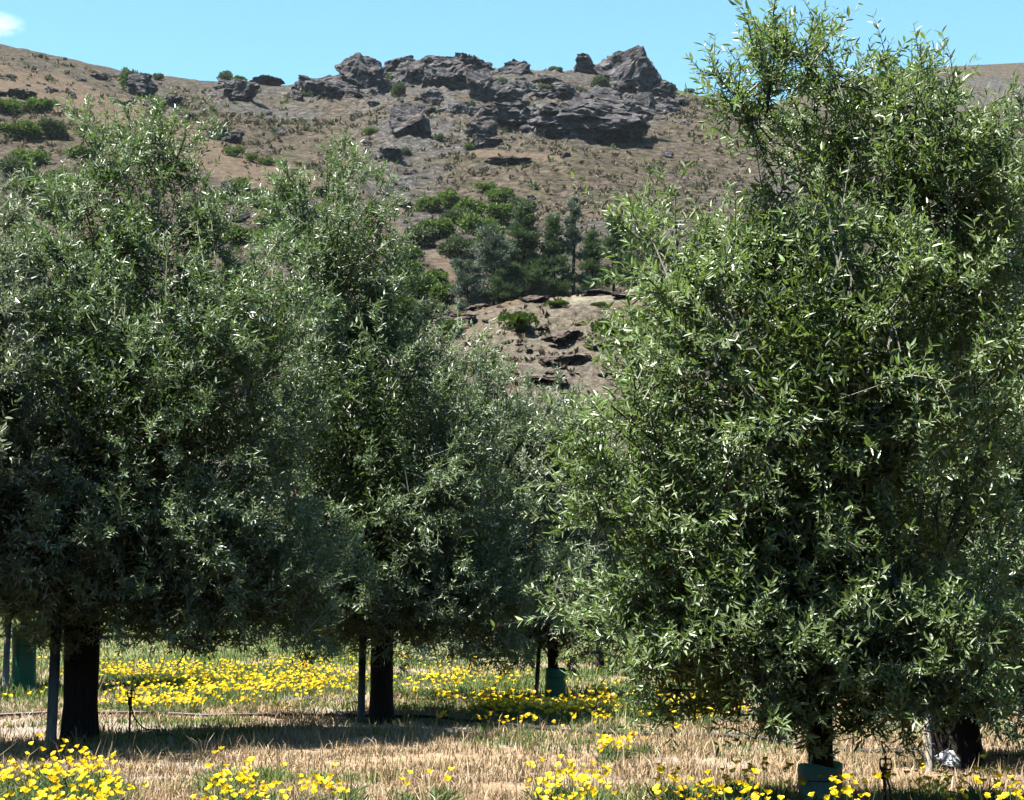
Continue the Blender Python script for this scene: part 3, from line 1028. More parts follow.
def rock_mesh(size, seed, sub=5, mat=ROCK, cuts=11, layers=5, rough=0.10, tilt=0.22):
    rng = np.random.default_rng(seed)
    V, T = ICO[sub]
    V = V.copy()
    V = np.sign(V) * np.abs(V) ** 0.72
    for k in range(cuts):
        n_ = unit(rng.normal(size=3) * [1, 1, 0.8])
        d = rng.uniform(0.5, 0.92)
        ex = np.maximum(0, V @ n_ - d)
        V -= ex[:, None] * n_
    # tilted strata: ledges step in and out
    tl = V[:, 2] + tilt * V[:, 0] + 0.12 * fbm(V * 1.5, seed, 2)
    ph = tl * layers
    st = np.floor(ph)
    led = (_hash(st.astype(np.int64), st.astype(np.int64) * 3 + 7, np.full(len(V), seed, np.int64), 5) - 0.5)
    groove = np.exp(-((ph - st - 0.5) * 2) ** 8)
    hor = V * [1, 1, 0.15]
    V = V + unit(hor) * (led * 0.08 + (groove - 1) * 0.03)[:, None]
    big = fbm(V * 1.3 + seed, seed, 2)
    V = V * (1 + 0.16 * big)[:, None]
    # jointing: blocky cell offsets
    cell = np.floor(V * [2.1, 2.1, 1.2] + 0.35 * fbm(V * 2.2, seed + 3, 2)[:, None] + seed * 0.37).astype(np.int64)
    off = _hash(cell[:, 0], cell[:, 1], cell[:, 2], seed + 11) - 0.5
    V = V * (1 + 0.27 * off)[:, None]
    V = V * (1 + rough * fbm(V * 4.5 + 3, seed + 9, 3))[:, None]
    V = V * np.asarray(size) / 2
    return make_mesh('rock', V, [T], [mat], smooth=False)


def rock(name, label, px, base, w, h, seed, group=None, sub=5, mat=ROCK, hf=hill_height, d0=130, d1=560, depth=0.8, cuts=14, rz=None, sink=0.12, layers=5, cat='rock'):
    p = on_hill(px, base, hf, d0, d1)
    s_ = 1 / ppm(p[1])
    W, Hh = w * s_ * 1.08, h * s_ * (1 + sink) * 1.05
    me = rock_mesh((W, W * depth, Hh), seed, sub, mat, cuts, layers)
    o = link(name, me, None, p + np.array([0, W * depth * 0.22, Hh / 2 - Hh * sink]))
    o.rotation_euler.z = rz if rz is not None else random.uniform(-0.3, 0.3)
    return tag(o, label, cat, group)


OUT = 'rocks of the ridge outcrop'
for px, b, w, h, lab in (
        (592, 143, 125, 62, 'huge grey slab of rock with a dark right side, largest of the outcrop'),
        (634, 97, 74, 57, 'jagged rock peak standing highest at the right end of the outcrop'),
        (316, 97, 48, 28, 'low rounded grey rock at the left end of the outcrop'),
        (360, 90, 50, 40, 'layered pale rock stack under the left knob of the outcrop'),
        (366, 60, 26, 16, 'small dark rock knob on top of the left rock stack'),
        (347, 101, 44, 20, 'dark low rock block at the foot of the left rock stack'),
        (405, 140, 46, 38, 'dark square rock block standing alone below the outcrop'),
        (433, 62, 42, 18, 'smooth tilted slab on the crest with a tiny shrub'),
        (398, 70, 46, 20, 'broken pale rock crest between the left knob and tilted slab'),
        (415, 86, 52, 34, 'pale fractured rock face above the yellow grass pocket'),
        (452, 92, 62, 40, 'dark stepped rock face in the middle of the outcrop'),
        (482, 106, 48, 38, 'dark rounded rock buttress left of the huge slab'),
        (468, 76, 48, 26, 'grey rock hump on the crest right of the tilted slab'),
        (527, 132, 80, 36, 'broken grey rock shelf left of the huge slab'),
        (485, 138, 40, 22, 'dark rock wedge at the lower left of the broken shelf'),
        (424, 117, 20, 14, 'small dark rock beside the lone square block'),
        (516, 78, 44, 22, 'small dark rock with shrubs on the central crest'),
        (552, 88, 36, 14, 'pale boulder on the grassy saddle above the huge slab'),
        (588, 76, 44, 20, 'dark rock group on the crest left of the peak'),
        (612, 74, 24, 22, 'dark rock shoulder leaning against the jagged peak'),
        (662, 99, 38, 24, 'low grey rock at the right foot of the peak'),
        (560, 104, 60, 22, 'dark ledge running along the top of the huge slab'),
        (505, 108, 44, 30, 'dark angular block in the centre of the outcrop'),
        (646, 122, 24, 34, 'narrow dark rock at the right of the huge slab'),
        (236, 104, 46, 25, 'dark rock outcrop with shrubs on the left skyline'),
        (224, 92, 28, 16, 'small dark rock on the skyline behind the left outcrop'),
        (265, 84, 36, 10, 'flat dark rock on the skyline left of the main outcrop'),
        (141, 97, 34, 24, 'dark rock with a green shrub on its left side'),
        (166, 107, 26, 12, 'low dark rock right of the shrubby rock'),
        (100, 80, 20, 9, 'small dark rock high on the left slope'),
        (18, 98, 36, 9, 'flat grey rocks on the brown slope at the left edge'),
        (228, 142, 36, 14, 'dark low rock pile above the line of small bushes'),
        (278, 136, 22, 10, 'small dark rock in open scrub below the left outcrop'),
        (388, 164, 32, 16, 'pale square boulder beside the tip of an olive crown'),
        (228, 204, 16, 30, 'tall narrow dark rock by green bushes on the left slope'),
        (232, 222, 30, 18, 'grey boulder below the tall narrow rock'),
        (312, 224, 40, 26, 'grey domed boulder between two olive tops'),
        (485, 148, 30, 14, 'small stepped rock below the outcrop, above bare scrub'),
        (508, 164, 44, 8, 'flat grey slab flush with the slope under the outcrop')):
    rock('rock_outcrop' if w > 30 else 'boulder', lab, px, b, w, h, seed=int(px * 3 + b), group=OUT if 290 < px < 690 and b < 146 else 'rocks on the hill slope', sub=6 if w > 90 else 5, layers=4 + int(h / 14))

rs = np.random.default_rng(5)
mids = [rock_mesh((1, 0.85, 0.62), 860 + q, 5, ROCK, 15, 4) for q in range(8)]
for q in range(110):
    px = rs.uniform(292, 686)
    lo = np.interp(px, [292, 340, 420, 480, 560, 690], [100, 104, 112, 145, 150, 106])
    hi = np.interp(px, [292, 340, 380, 460, 520, 600, 690], [96, 84, 66, 66, 76, 80, 96])
    py = hi + (lo - hi) * rs.random()
    p = on_hill(px, py, hill_height, 200, 560)
    w = rs.uniform(12, 34) * (0.75 if py < 90 else 1) / ppm(p[1])
    o = link('boulder', mids[q % 8], None, p + np.array([0, 0, w * 0.04]))
    o.scale = (w, w, w * rs.uniform(0.75, 1.15))
    o.rotation_euler = (rs.uniform(-.2, .2), rs.uniform(-.3, .3), rs.uniform(0, 6.28))
    tag(o, 'broken grey boulder filling in between the big rocks of the outcrop', 'rock', 'broken boulders of the outcrop')
small = []
for cx_, cy_, sx, sy, k in ((400, 175, 45, 18, 20), (440, 215, 50, 24, 16), (130, 100, 70, 26, 14), (270, 110, 60, 24, 14), (60, 85, 50, 16, 8), (600, 150, 70, 14, 8), (440, 280, 34, 20, 8), (270, 225, 50, 24, 6), (660, 115, 30, 12, 6), (390, 240, 26, 40, 8)):
    for q in range(k):
        small.append((cx_ + sx * rs.normal() * 0.6, cy_ + sy * rs.normal() * 0.6))
protos = [rock_mesh((1, 0.9, 0.62), 900 + q, 4, ROCK, 9, 3) for q in range(7)]
for q, (px, py) in enumerate(small):
    p = on_hill(px, max(py, 78), hill_height, 130, 560)
    o = link('boulder', protos[q % 7], None, p + np.array([0, 0, 0.1]))
    w = rs.uniform(5, 15) / ppm(p[1])
    o.scale = (w, w, w * rs.uniform(0.7, 1.1))
    o.rotation_euler.z = rs.uniform(0, 6.28)
    tag(o, 'small grey boulder scattered over the brown hillside', 'rock', 'small boulders on the hillside')
for px, b, w, h, lab in (
        (456, 326, 46, 14, 'flat dark ledge at the left end of the near rocky knoll'),
        (562, 347, 44, 14, 'brown overhanging rock on the near knoll, upper of two'),
        (566, 366, 46, 15, 'brown overhanging rock on the near knoll, lower of two'),
        (600, 352, 40, 14, 'pinkish flat rock beside the overhanging rocks on the knoll'),
        (548, 386, 40, 10, 'low brown rock just above the grey green crowns'),
        (600, 296, 46, 7, 'bleached pale ledge along the crest of the knoll'),
        (480, 308, 34, 7, 'low grey ledge on the left crest of the knoll'),
        (535, 303, 34, 6, 'thin pale ledge on the middle crest of the knoll'),
        (628, 300, 40, 8, 'flat grey rock at the right end of the knoll crest'),
        (440, 370, 30, 12, 'dark rock in the grass under the knoll left end'),
        (620, 385, 44, 14, 'grey broken rock low on the knoll beside the front crown')):
    rock('boulder', lab, px, b, w, h, seed=int(px + b * 7), group='rocks on the near knoll', sub=5, mat=ROCK_NEAR, hf=knoll_height, d0=56, d1=115, depth=0.7, layers=3, sink=0.2)
protos = [rock_mesh((1, 0.9, 0.5), 950 + q, 4, ROCK_NEAR, 9, 3) for q in range(4)]
for q in range(30):
    px, py = rs.uniform(440, 660), rs.uniform(305, 400)
    p = on_hill(px, py, knoll_height, 56, 112)
    o = link('boulder', protos[q % 4], None, p)
    w = rs.uniform(4, 13) / ppm(p[1])
    o.scale = (w, w, w * rs.uniform(0.6, 1.0))
    o.rotation_euler.z = rs.uniform(0, 6.28)
    tag(o, 'small brown stone lying on the near rocky knoll', 'rock', 'small stones on the knoll')


# ------------------------------------------------------------------ shrubs and trees of the hill
def shrub_mesh(seed, mat, n_leaf=1900, leaf=0.085, flatten=0.8, lob=11, spiky=0.0):
    """unit shrub: about 1 wide, base at 0"""
    rng = np.random.default_rng(seed)
    c = np.stack([rng.uniform(-.32, .32, lob), rng.uniform(-.3, .3, lob), rng.uniform(0.12, 0.5 * flatten, lob)], 1)
    r = rng.uniform(0.14, 0.27, lob)
    k = rng.integers(0, lob, n_leaf)
    d = unit(rng.normal(size=(n_leaf, 3)))
    d[:, 2] = np.where(rng.random(n_leaf) < 0.7, np.abs(d[:, 2]), d[:, 2])
    p = c[k] + d * (r[k] * (1.08 - 0.45 * rng.random(n_leaf) ** 2))[:, None]
    p[:, 2] = np.maximum(p[:, 2], 0.01)
    ax = unit(d + np.array([0, 0, 0.4 + spiky]) + rng.normal(size=d.shape) * 0.6)
    nr = unit(d + rng.normal(size=d.shape) * 0.5)
    L = leaf * rng.uniform(0.7, 1.4, n_leaf)
    V, Q = leaf_arrays(p, ax, nr, L, L * 0.55)
    tone = rng.random(lob)[k]
    return make_mesh('foliage', V, [Q], [mat], attrs={'rnd': ('FACE', np.repeat(np.clip(0.5 * tone + 0.5 * rng.random(n_leaf), 0, 1), 2))})


SH_G = [shrub_mesh(300 + q, SCRUB) for q in range(5)]
SH_D = [shrub_mesh(320 + q, SCRUB_DULL) for q in range(4)]
SH_T = [shrub_mesh(340 + q, SCRUB, 1600, 0.10, 0.7, 7, 1.2) for q in range(2)]
stem_m = MB()
for q in range(5):
    a = q * 1.26
    stem_m.tube([(0, 0, -0.08), (0.05 * math.cos(a), 0.05 * math.sin(a), 0.12), (0.2 * math.cos(a), 0.2 * math.sin(a), 0.34)], [0.03, 0.02, 0.008], 5)
_stem = stem_m.build('stem', BARK)
STEM = _stem.data
bpy.data.objects.remove(_stem)


def shrub(px, base, w, h, protos_, label, group, hf=hill_height, d0=130, d1=560):
    p = on_hill(px, base, hf, d0, d1)
    s_ = 1 / ppm(p[1])
    root = empty('shrub', p - np.array([0, 0, 0.1]), label, 'shrub', group)
    W, Hh = w * s_, h * s_
    root.scale = (W, W * 0.9, Hh * 1.6)
    root.rotation_euler.z = rs.uniform(0, 6.28)
    link('foliage', protos_[rs.integers(0, len(protos_))], root)
    link('stem', STEM, root)
    return root


for px, b, w, h in ((8, 112, 36, 14), (40, 114, 40, 16), (20, 140, 46, 20), (52, 138, 40, 18), (30, 165, 40, 18), (62, 195, 44, 24), (30, 205, 44, 26), (12, 178, 40, 20), (52, 222, 40, 24), (-30, 130, 50, 20), (80, 160, 30, 14)):
    shrub(px, b, w, h, SH_G if rs.random() < .7 else SH_D, 'green scrub bush on the brown slope above the left crowns', 'bushes on the left slope')
for px, b, w, h in ((234, 156, 22, 12), (252, 161, 16, 8), (266, 165, 18, 9), (282, 169, 14, 8), (296, 174, 12, 6)):
    shrub(px, b, w, h, SH_G, 'small round bush in the sloping line of bushes above the olives', 'line of small bushes')
for px, b, w, h in ((240, 198, 32, 20), (262, 210, 36, 22), (290, 206, 28, 16), (300, 222, 34, 20), (270, 230, 44, 20), (320, 196, 22, 10), (240, 245, 50, 20), (300, 250, 40, 20)):
    shrub(px, b, w, h, SH_G if rs.random() < .6 else SH_D, 'bright green bush between the two left olive tops', 'bushes between the olive tops')
for px, b, w, h in ((430, 214, 34, 18), (452, 210, 34, 18), (470, 224, 44, 26), (438, 240, 46, 24), (420, 246, 36, 20), (500, 202, 32, 16), (520, 212, 30, 16), (484, 192, 22, 10), (458, 258, 40, 22), (418, 300, 48, 26),
                    (405, 282, 44, 24), (444, 304, 36, 20), (395, 318, 44, 22), (384, 300, 40, 22), (430, 325, 44, 24), (465, 275, 30, 16), (480, 236, 40, 24), (500, 224, 40, 20), (455, 228, 40, 20), (410, 262, 30, 18), (376, 340, 50, 26), (430, 285, 34, 16), (490, 250, 40, 24), (412, 325, 44, 22)):
    shrub(px, b, w, h, SH_G if rs.random() < .78 else SH_D, 'bright green bush in the rocky gully left of the dark conifers', 'bushes in the gully')
shrub(640, 140, 18, 22, SH_G, 'bright green bush at the shaded right end of the huge slab', 'bushes on the outcrop')
shrub(131, 92, 24, 24, SH_G, 'green shrub growing against the left of a dark rock', 'bushes on the outcrop')
shrub(398, 99, 18, 17, SH_D, 'dark green round bush in the yellow grass pocket of the outcrop', 'bushes on the outcrop')
shrub(398, 84, 24, 9, SH_T, 'yellowish grass tuft in the pocket of the outcrop', 'bushes on the outcrop')
for px, b, w, h in ((440, 90, 14, 14), (500, 88, 20, 10), (545, 92, 20, 8), (470, 112, 12, 12), (600, 92, 22, 16), (330, 96, 18, 8), (306, 98, 14, 8), (225, 80, 18, 12), (240, 84, 18, 8), (520, 66, 20, 8), (555, 68, 16, 7), (670, 92, 18, 7), (690, 93, 14, 5), (440, 142, 12, 8), (405, 158, 14, 10), (370, 136, 14, 8),
                    (372, 62, 8, 8), (470, 150, 14, 6), (250, 92, 20, 10), (158, 80, 12, 8), (40, 58, 6, 4), (65, 60, 5, 3), (450, 196, 14, 8), (530, 118, 22, 9), (575, 96, 24, 10)):
    shrub(px, b, w, h, SH_D if rs.random() < .7 else SH_G, 'dull green shrub rooted among rocks high on the hill', 'shrubs among the high rocks')
shrub(432, 53, 5, 6, SH_D, 'tiny lone shrub on top of the tilted crest slab', 'bushes on the outcrop')
for px, b, w, h, l in ((518, 332, 36, 20, 'lone green tussock in the middle of the near knoll'), (610, 340, 40, 24, 'green tussock on the knoll beside the front crown'), (450, 335, 26, 14, 'low green tussock below the flat ledge of the knoll'), (560, 306, 26, 7, 'small dry tussock on the crest of the knoll'), (600, 310, 18, 7, 'small brown tussock below the pale crest ledge')):
    shrub(px, b, w, h, SH_T, l, 'tussocks on the knoll', knoll_height, 56, 114)
for px, b, w, h in ((915, 88, 26, 10), (935, 86, 20, 9), (918, 74, 30, 5), (905, 96, 14, 5)):
    p = on_hill(px, b, far_height, 620, 1000)
    root = empty('shrub', p, 'dark bush on the far ridge right of the front crown', 'shrub', 'bushes on the far ridge')
    root.scale = (w / ppm(p[1]), w / ppm(p[1]), 1.6 * h / ppm(p[1]))
    link('foliage', SH_D[0], root)
    link('stem', STEM, root)


# low tussock and scrub that covers the slope
def slope_cover(name, n_, mats, size, leaves, seed, hf, dlo, dhi, pxr, mask=None):
    rng = np.random.default_rng(seed)
    d = dlo + (dhi - dlo) * rng.random(n_) ** 0.8
    t = rng.uniform(ray(pxr[0], 200)[0], ray(pxr[1], 200)[0], n_)
    X = t * d
    nz = fbm(np.stack([X / 22, d / 22, 0 * d], 1), seed, 4)
    ok = nz + rng.normal(size=n_) * 0.45 > 0.1
    X, d = X[ok], d[ok]
    P = np.stack([X, d, hf(X, d) - 0.05], 1)
    if hf is hill_height:
        P = P[(seg_mask(P, TAN) < 0.5) | (rng.random(len(P)) < 0.25)]
    d = P[:, 1]
    m_ = len(P)
    sz = size * rng.uniform(0.4, 1.5, m_) ** 1.5 * np.clip(d / 420, 0.55, 1)
    p = np.repeat(P, leaves, 0)
    s_ = np.repeat(sz, leaves)
    dr = unit(rng.normal(size=(len(p), 3)) + np.array([0, 0, 0.7]))
    dr[:, 2] = np.abs(dr[:, 2])
    p = p + dr * (s_ * 0.25)[:, None]
    V, Q = leaf_arrays(p, dr, rng.normal(size=p.shape) + [0, 0, .4], s_ * rng.uniform(0.6, 1.1, len(p)), s_ * 0.42)
    tone = np.repeat(np.clip(rng.random(m_) * 0.7 + rng.normal(size=m_) * 0.1, 0, 1), leaves)
    tone = np.clip(tone + 0.25 * rng.random(len(p)), 0, 1)
    structure(link(name, make_mesh(name, V, [Q], [mats], attrs={'rnd': ('FACE', np.repeat(tone, 2))})), 'stuff')


TUSSOCK = leaf_material('dry tussock', (0.05, 0.042, 0.026), (0.135, 0.108, 0.07), (0.22, 0.172, 0.115), (0.12, 0.096, 0.062), (0.09, 0.07, 0.03), rough=0.8, spec=0.1, tfac=0.15)
slope_cover('hillside_tussock', 24000, TUSSOCK, 0.85, 8, 808, hill_height, 170, 518, (-250, 1250))
slope_cover('hillside_scrub', 3800, SCRUB_DULL, 0.95, 12, 809, hill_height, 150, 512, (-250, 1250))
slope_cover('knoll_tussock', 13000, TUSSOCK, 0.45, 9, 810, knoll_height, 60, 114, (380, 1100))


def hill_tree(px, base, w, h, seed, mat, label, dens=1.0, cone=True, n_leaf=11500):
    p = on_hill(px, base, hill_height, 140, 400)
    s_ = 1 / ppm(p[1])
    W, Hh = w * s_, h * s_
    rng = np.random.default_rng(seed)
    root = empty('conifer', p, label, 'tree', 'trees in the gully')
    m = MB()
    m.tube(smooth_path([(0, 0, -0.4), (rng.uniform(-.1, .1), 0, Hh * .3), (rng.uniform(-.2, .2), 0, Hh * .65), (0, 0, Hh * 0.96)], 14), np.linspace(0.02 * Hh, 0.03, 14), 8, wob=.1, seed=seed)
    nb = int(64 * dens)
    tips = []
    for q in range(nb):
        u = rng.uniform(0.03, 0.97)
        a = rng.uniform(0, 6.283)
        rad = (W / 2) * ((1.05 - u) ** 0.95 if cone else math.sin(min(1, 0.22 + u) * 2.6) ** 0.6) * rng.uniform(0.5, 1.12)
        z0 = u * Hh
        tip = np.array([math.cos(a) * rad, math.sin(a) * rad, z0 + rad * rng.uniform(0.1, 0.55)])
        m.tube([(0, 0, z0), tip * [0.5, 0.5, 0] + [0, 0, z0 + 0.15 * rad], tip], [0.05, 0.03, 0.012], 4, cap=False)
        tips.append(((0, 0, z0), tip))
    m.build('trunk', BARK, root)
    a_ = np.array([t[0] for t in tips])
    b_ = np.array([t[1] for t in tips])
    k = rng.integers(0, nb, int(n_leaf * dens))
    u = rng.uniform(0.25, 1.05, len(k)) ** 0.8
    ln = np.linalg.norm(b_ - a_, axis=1)[k]
    pos = a_[k] + (b_ - a_)[k] * u[:, None] + rng.normal(size=(len(k), 3)) * (0.055 * W) * np.array([1, 1, 0.7])
    ax = unit((b_ - a_)[k] / ln[:, None] + np.array([0, 0, 0.35]) + rng.normal(size=pos.shape) * 0.6)
    L = rng.uniform(0.2, 0.5, len(k)) * (Hh / 10) ** 0.5
    V, Q = leaf_arrays(pos, ax, rng.normal(size=pos.shape), L, L * 0.26)
    tone = rng.random(nb)[k]
    link('crown', make_mesh('crown', V, [Q], [mat], attrs={'rnd': ('FACE', np.repeat(0.6 * tone + 0.4 * rng.random(len(k)), 2))}), root)
    return root


for q, (px, b, w, h, mt, lab, cone, dn) in enumerate((
        (524, 306, 54, 106, PINE, 'tallest dark conifer in the gully behind the knoll', True, 1.5),
        (554, 304, 44, 92, PINE, 'dark conifer right of the tallest one behind the knoll', True, 1.2),
        (574, 302, 34, 112, BLUE_LEAF, 'thin grey wispy tree rising above the dark conifers', True, 0.55),
        (494, 308, 50, 76, BLUE_LEAF, 'bluish airy tree left of the tallest conifer', False, 1.0),
        (468, 312, 38, 54, BLUE_LEAF, 'short bluish tree at the left end of the conifer group', False, 0.8),
        (592, 300, 38, 70, PINE, 'short green conifer at the right end of the group', True, 1.1),
        (614, 296, 40, 84, PINE, 'dark tree half hidden by the front olive leaves', True, 1.0),
        (540, 306, 40, 52, PINE, 'low bushy conifer in front of the dark trunks', False, 1.2),
        (640, 292, 50, 60, PINE, 'dark tree behind the front olive, mostly covered', False, 0.9),
        (508, 309, 36, 44, PINE, 'low dark tree at the foot of the bluish tree', False, 1.0))):
    hill_tree(px, b, w, h, 400 + q, mt, lab, dn, cone)

# ------------------------------------------------------------------ grass
def blades(P, hgt, wid, rng, mat, name, bend=0.5, three=True, kind='stuff'):
    n_ = len(P)
    a = rng.uniform(0, 6.283, n_)
    lean = rng.uniform(0.05, bend, n_)
    dirv = np.stack([np.cos(a), np.sin(a), np.zeros(n_)], 1)
    b = rng.uniform(0, 6.283, n_)
    side = np.stack([np.cos(b), np.sin(b), np.zeros(n_)], 1) * (wid / 2)[:, None]
    mid = P + dirv * (hgt * lean * 0.35)[:, None] + np.array([0, 0, 1.0]) * (hgt * 0.55)[:, None]
    tip = P + dirv * (hgt * lean)[:, None] + np.array([0, 0, 1.0]) * (hgt * np.sqrt(np.maximum(0.05, 1 - lean ** 2 * 0.8)))[:, None]
    V = np.stack([P - side, P + side, mid + side * 0.7, mid - side * 0.7, tip], 1).reshape(-1, 3)
    o = np.arange(n_)[:, None] * 5
    Q = o + np.array([[0, 1, 2, 3]])
    T = o + np.array([[3, 2, 4]])
    tone = rng.random(n_)
    return make_mesh(name, V, [Q, T], [mat], attrs={'rnd': ('FACE', np.concatenate([tone, tone]))})


def field_points(n_, rng, d0=9.0, d1=62.0, power=2.0):
    u = rng.random(n_)
    d = 1 / (1 / d0 + u * (1 / d1 - 1 / d0))      # thins with distance
    x = (rng.random(n_) * 2 - 1) * (0.36 * d + 0.8)
    return np.stack([x, d, np.zeros(n_)], 1)


rg = np.random.default_rng(77)
P = field_points(420000, rg)
gm_ = green_mask(P[:, 0], P[:, 1])
bm_ = bare_mask(P[:, 0], P[:, 1])
clump = fbm(P / 0.35, 91, 3)
dry = (rg.random(len(P)) > gm_ * 0.85) & (rg.random(len(P)) > bm_ * 0.8) & (clump + rg.normal(size=len(P)) * 0.35 > -0.25)
Pd = P[dry]
Pd[:, 2] = ground_bump(Pd[:, 0], Pd[:, 1]) - 0.01
hh = rg.uniform(0.03, 0.11, len(Pd)) * (1 + 0.6 * np.clip(fbm(Pd / 0.5, 95, 2), -0.6, 1))
tall = rg.random(len(Pd)) < 0.03
hh = np.where(tall, hh * 2.4, hh)
structure(link('dry_grass', blades(Pd, hh, 0.004 + 0.00045 * Pd[:, 1], rg, DRY_GRASS, 'dry_grass', 0.95)), 'stuff')
P = field_points(360000, rg)
gm_ = green_mask(P[:, 0], P[:, 1])
keep = rg.random(len(P)) < gm_ * 0.8 + 0.004
Pg = P[keep]
Pg[:, 2] = ground_bump(Pg[:, 0], Pg[:, 1]) - 0.01
hh = rg.uniform(0.04, 0.13, len(Pg)) * np.where(Pg[:, 1] > 24, 1.4, 1.0) * (1 + 0.5 * np.clip(fbm(Pg / 0.6, 97, 2), -0.6, 1))
structure(link('green_grass', blades(Pg, hh, 0.005 + 0.0005 * Pg[:, 1], rg, GREEN_GRASS, 'green_grass', 0.7)), 'stuff')


# green tufts one can point to
def tuft(label, px, py, w, h, mat, seed, n_=420):
    g = on_ground(px, py)
    s_ = 1 / ppm(g[1])
    rng = np.random.default_rng(seed)
    P = np.stack([rng.normal(size=n_) * w * s_ * 0.22, rng.normal(size=n_) * w * s_ * 0.18, np.zeros(n_)], 1)
    me = blades(P, rng.uniform(0.4, 1.1, n_) * h * s_, np.full(n_, 0.011), rng, mat, 'tuft', 0.7)
    return tag(link('grass_tuft', me, None, g), label, 'grass tuft', 'green tufts in the mown strip')


tuft('leafy green tuft under the left edge of the front crown', 643, 724, 60, 34, GREEN_GRASS, 1, 700)
tuft('low grey green weed patch in the dry strip right of the middle trunk', 532, 743, 42, 12, POPPY_LEAF, 2)
tuft('small green weed at the foot of the middle trunk', 382, 738, 60, 12, POPPY_LEAF, 3)
tuft('green grass tuft in the shadow beside the hose', 215, 742, 50, 14, GREEN_GRASS, 4)
tuft('tiny green weed beside the low grey green patch', 583, 745, 26, 8, GREEN_GRASS, 5, 200)


# ------------------------------------------------------------------ poppies
def blossom_mesh(seed, open_=0.6, r=0.027):
    rng = np.random.default_rng(seed)
    V, Q, o = [], [], 0
    tone = []
    for pi in range(4):
        a0 = pi * math.pi / 2 + rng.uniform(-.12, .12)
        nu, nv = 5, 4
        lift = open_ + rng.uniform(-0.12, 0.12)
        grid = []
        for iv in range(nv):
            v = iv / (nv - 1)
            for iu in range(nu):
                u = (iu / (nu - 1) - 0.5) * 2
                ang = a0 + u * 0.86 * (0.35 + 0.65 * v ** 0.6)
                el = lift * (1.35 - 0.55 * v)           # steep at the cup, opening to the rim
                rad = r * (0.08 + 0.92 * v * math.cos(el * 0.55)) * (1 - 0.10 * u * u * v)
                z = r * 1.05 * v ** 1.25 * math.sin(min(1.5, el)) + 0.003 * math.sin(u * 4 + seed) * v - 0.004 * (pi % 2)
                grid.append((math.cos(ang) * rad, math.sin(ang) * rad, z))
        V += grid
        for iv in range(nv - 1):
            for iu in range(nu - 1):
                k = o + iv * nu + iu
                Q.append((k, k + 1, k + nu + 1, k + nu))
                tone.append(rng.uniform(0, 1) * 0.4 + 0.6 * iv / (nv - 2))
        o += len(grid)
    return np.array(V), np.array(Q), np.array(tone)


BLV = [blossom_mesh(60 + q, op) for q, op in enumerate((0.6, 0.75, 0.9, 1.0, 1.1, 1.25, 0.8, 0.95))]
BL = [make_mesh('blossom', v, [q], [PETAL], smooth=True, attrs={'rnd': ('FACE', t)}) for v, q, t in BLV]


def poppy_variant(seed, nf):
    rng = np.random.default_rng(seed)
    mb_v, mb_q, tone, off = [], [], [], 0
    fl = []
    for k in range(nf):
        a = rng.uniform(0, 6.283)
        R = rng.uniform(0.04, 0.20)
        h = rng.uniform(0.20, 0.36)
        tip = np.array([math.cos(a) * R, math.sin(a) * R, h])
        P0 = np.array([[math.cos(a) * R * 0.25, math.sin(a) * R * 0.25, -0.02]])
        P1 = np.array([[tip[0] * 0.75, tip[1] * 0.75, h * 0.55]])
        v, q = twig_arrays(P0, P1, tip[None], np.array([0.0028]))
        mb_v.append(v)
        mb_q.append(q + off)
        off += len(v)
        tone += [0.5] * len(q)
        fl.append((tip, unit(np.array([tip[0] * .6, tip[1] * .6, 0.55]) + rng.normal(size=3) * [0.25, 0.25, 0.1]), rng.integers(0, 8), rng.uniform(0.68, 1.22)))
    m = 90
    a = rng.uniform(0, 6.283, m)
    R = rng.uniform(0.0, 0.13, m)
    p = np.stack([np.cos(a) * R, np.sin(a) * R, rng.uniform(0, 0.12, m)], 1)
    ax = np.stack([np.cos(a) * 0.7, np.sin(a) * 0.7, rng.uniform(0.3, 1.2, m)], 1) + rng.normal(size=(m, 3)) * 0.35
    v, q = leaf_arrays(p, ax, rng.normal(size=(m, 3)), rng.uniform(0.06, 0.13, m), np.full(m, 0.011))
    mb_v.append(v)
    mb_q.append(q + off)
    tone += list(np.repeat(rng.random(m), 2))
    return make_mesh('foliage', np.concatenate(mb_v), [np.concatenate(mb_q)], [POPPY_LEAF], attrs={'rnd': ('FACE', np.array(tone))}), fl


PV = [poppy_variant(200 + q, nf) for q, nf in enumerate((3, 4, 5, 5, 6, 7, 4, 6, 2, 1))]


def poppy(g, which, label, group, rng, scale=1.0):
    me, fl = PV[which]
    root = empty('poppy_plant', g, label, 'poppy', group)
    root.rotation_euler.z = rng.uniform(0, 6.283)
    s_ = scale * rng.uniform(0.85, 1.15)
    root.scale = (s_, s_, s_)
    fs = 0.95 / s_ if scale < 0.8 else 0.98
    link('foliage', me, root)
    for tip, d, v, sc in fl:
        b = link('blossom', BL[v], root, tip)
        b.rotation_mode = 'QUATERNION'
        b.rotation_quaternion = Vector([float(c) for c in d]).to_track_quat('Z', 'Y')
        b.scale = (sc * fs, sc * fs, sc * fs)


rp = np.random.default_rng(12)
HEAD = 0.27


def patch(polys, count, label, group, big=True, head=0.24, scale=0.9):
    for q in range(count):
        x0, x1, y0, y1 = polys[rp.integers(0, len(polys))]
        px, py = rp.uniform(x0, x1), rp.uniform(y0, y1)
        g = on_ground(px, py, head)
        g[2] = float(ground_bump(np.array([g[0]]), np.array([g[1]]))[0])
        poppy(g, int(rp.integers(0, 8) if big else rp.integers(8, 10)), label, group, rp, scale)


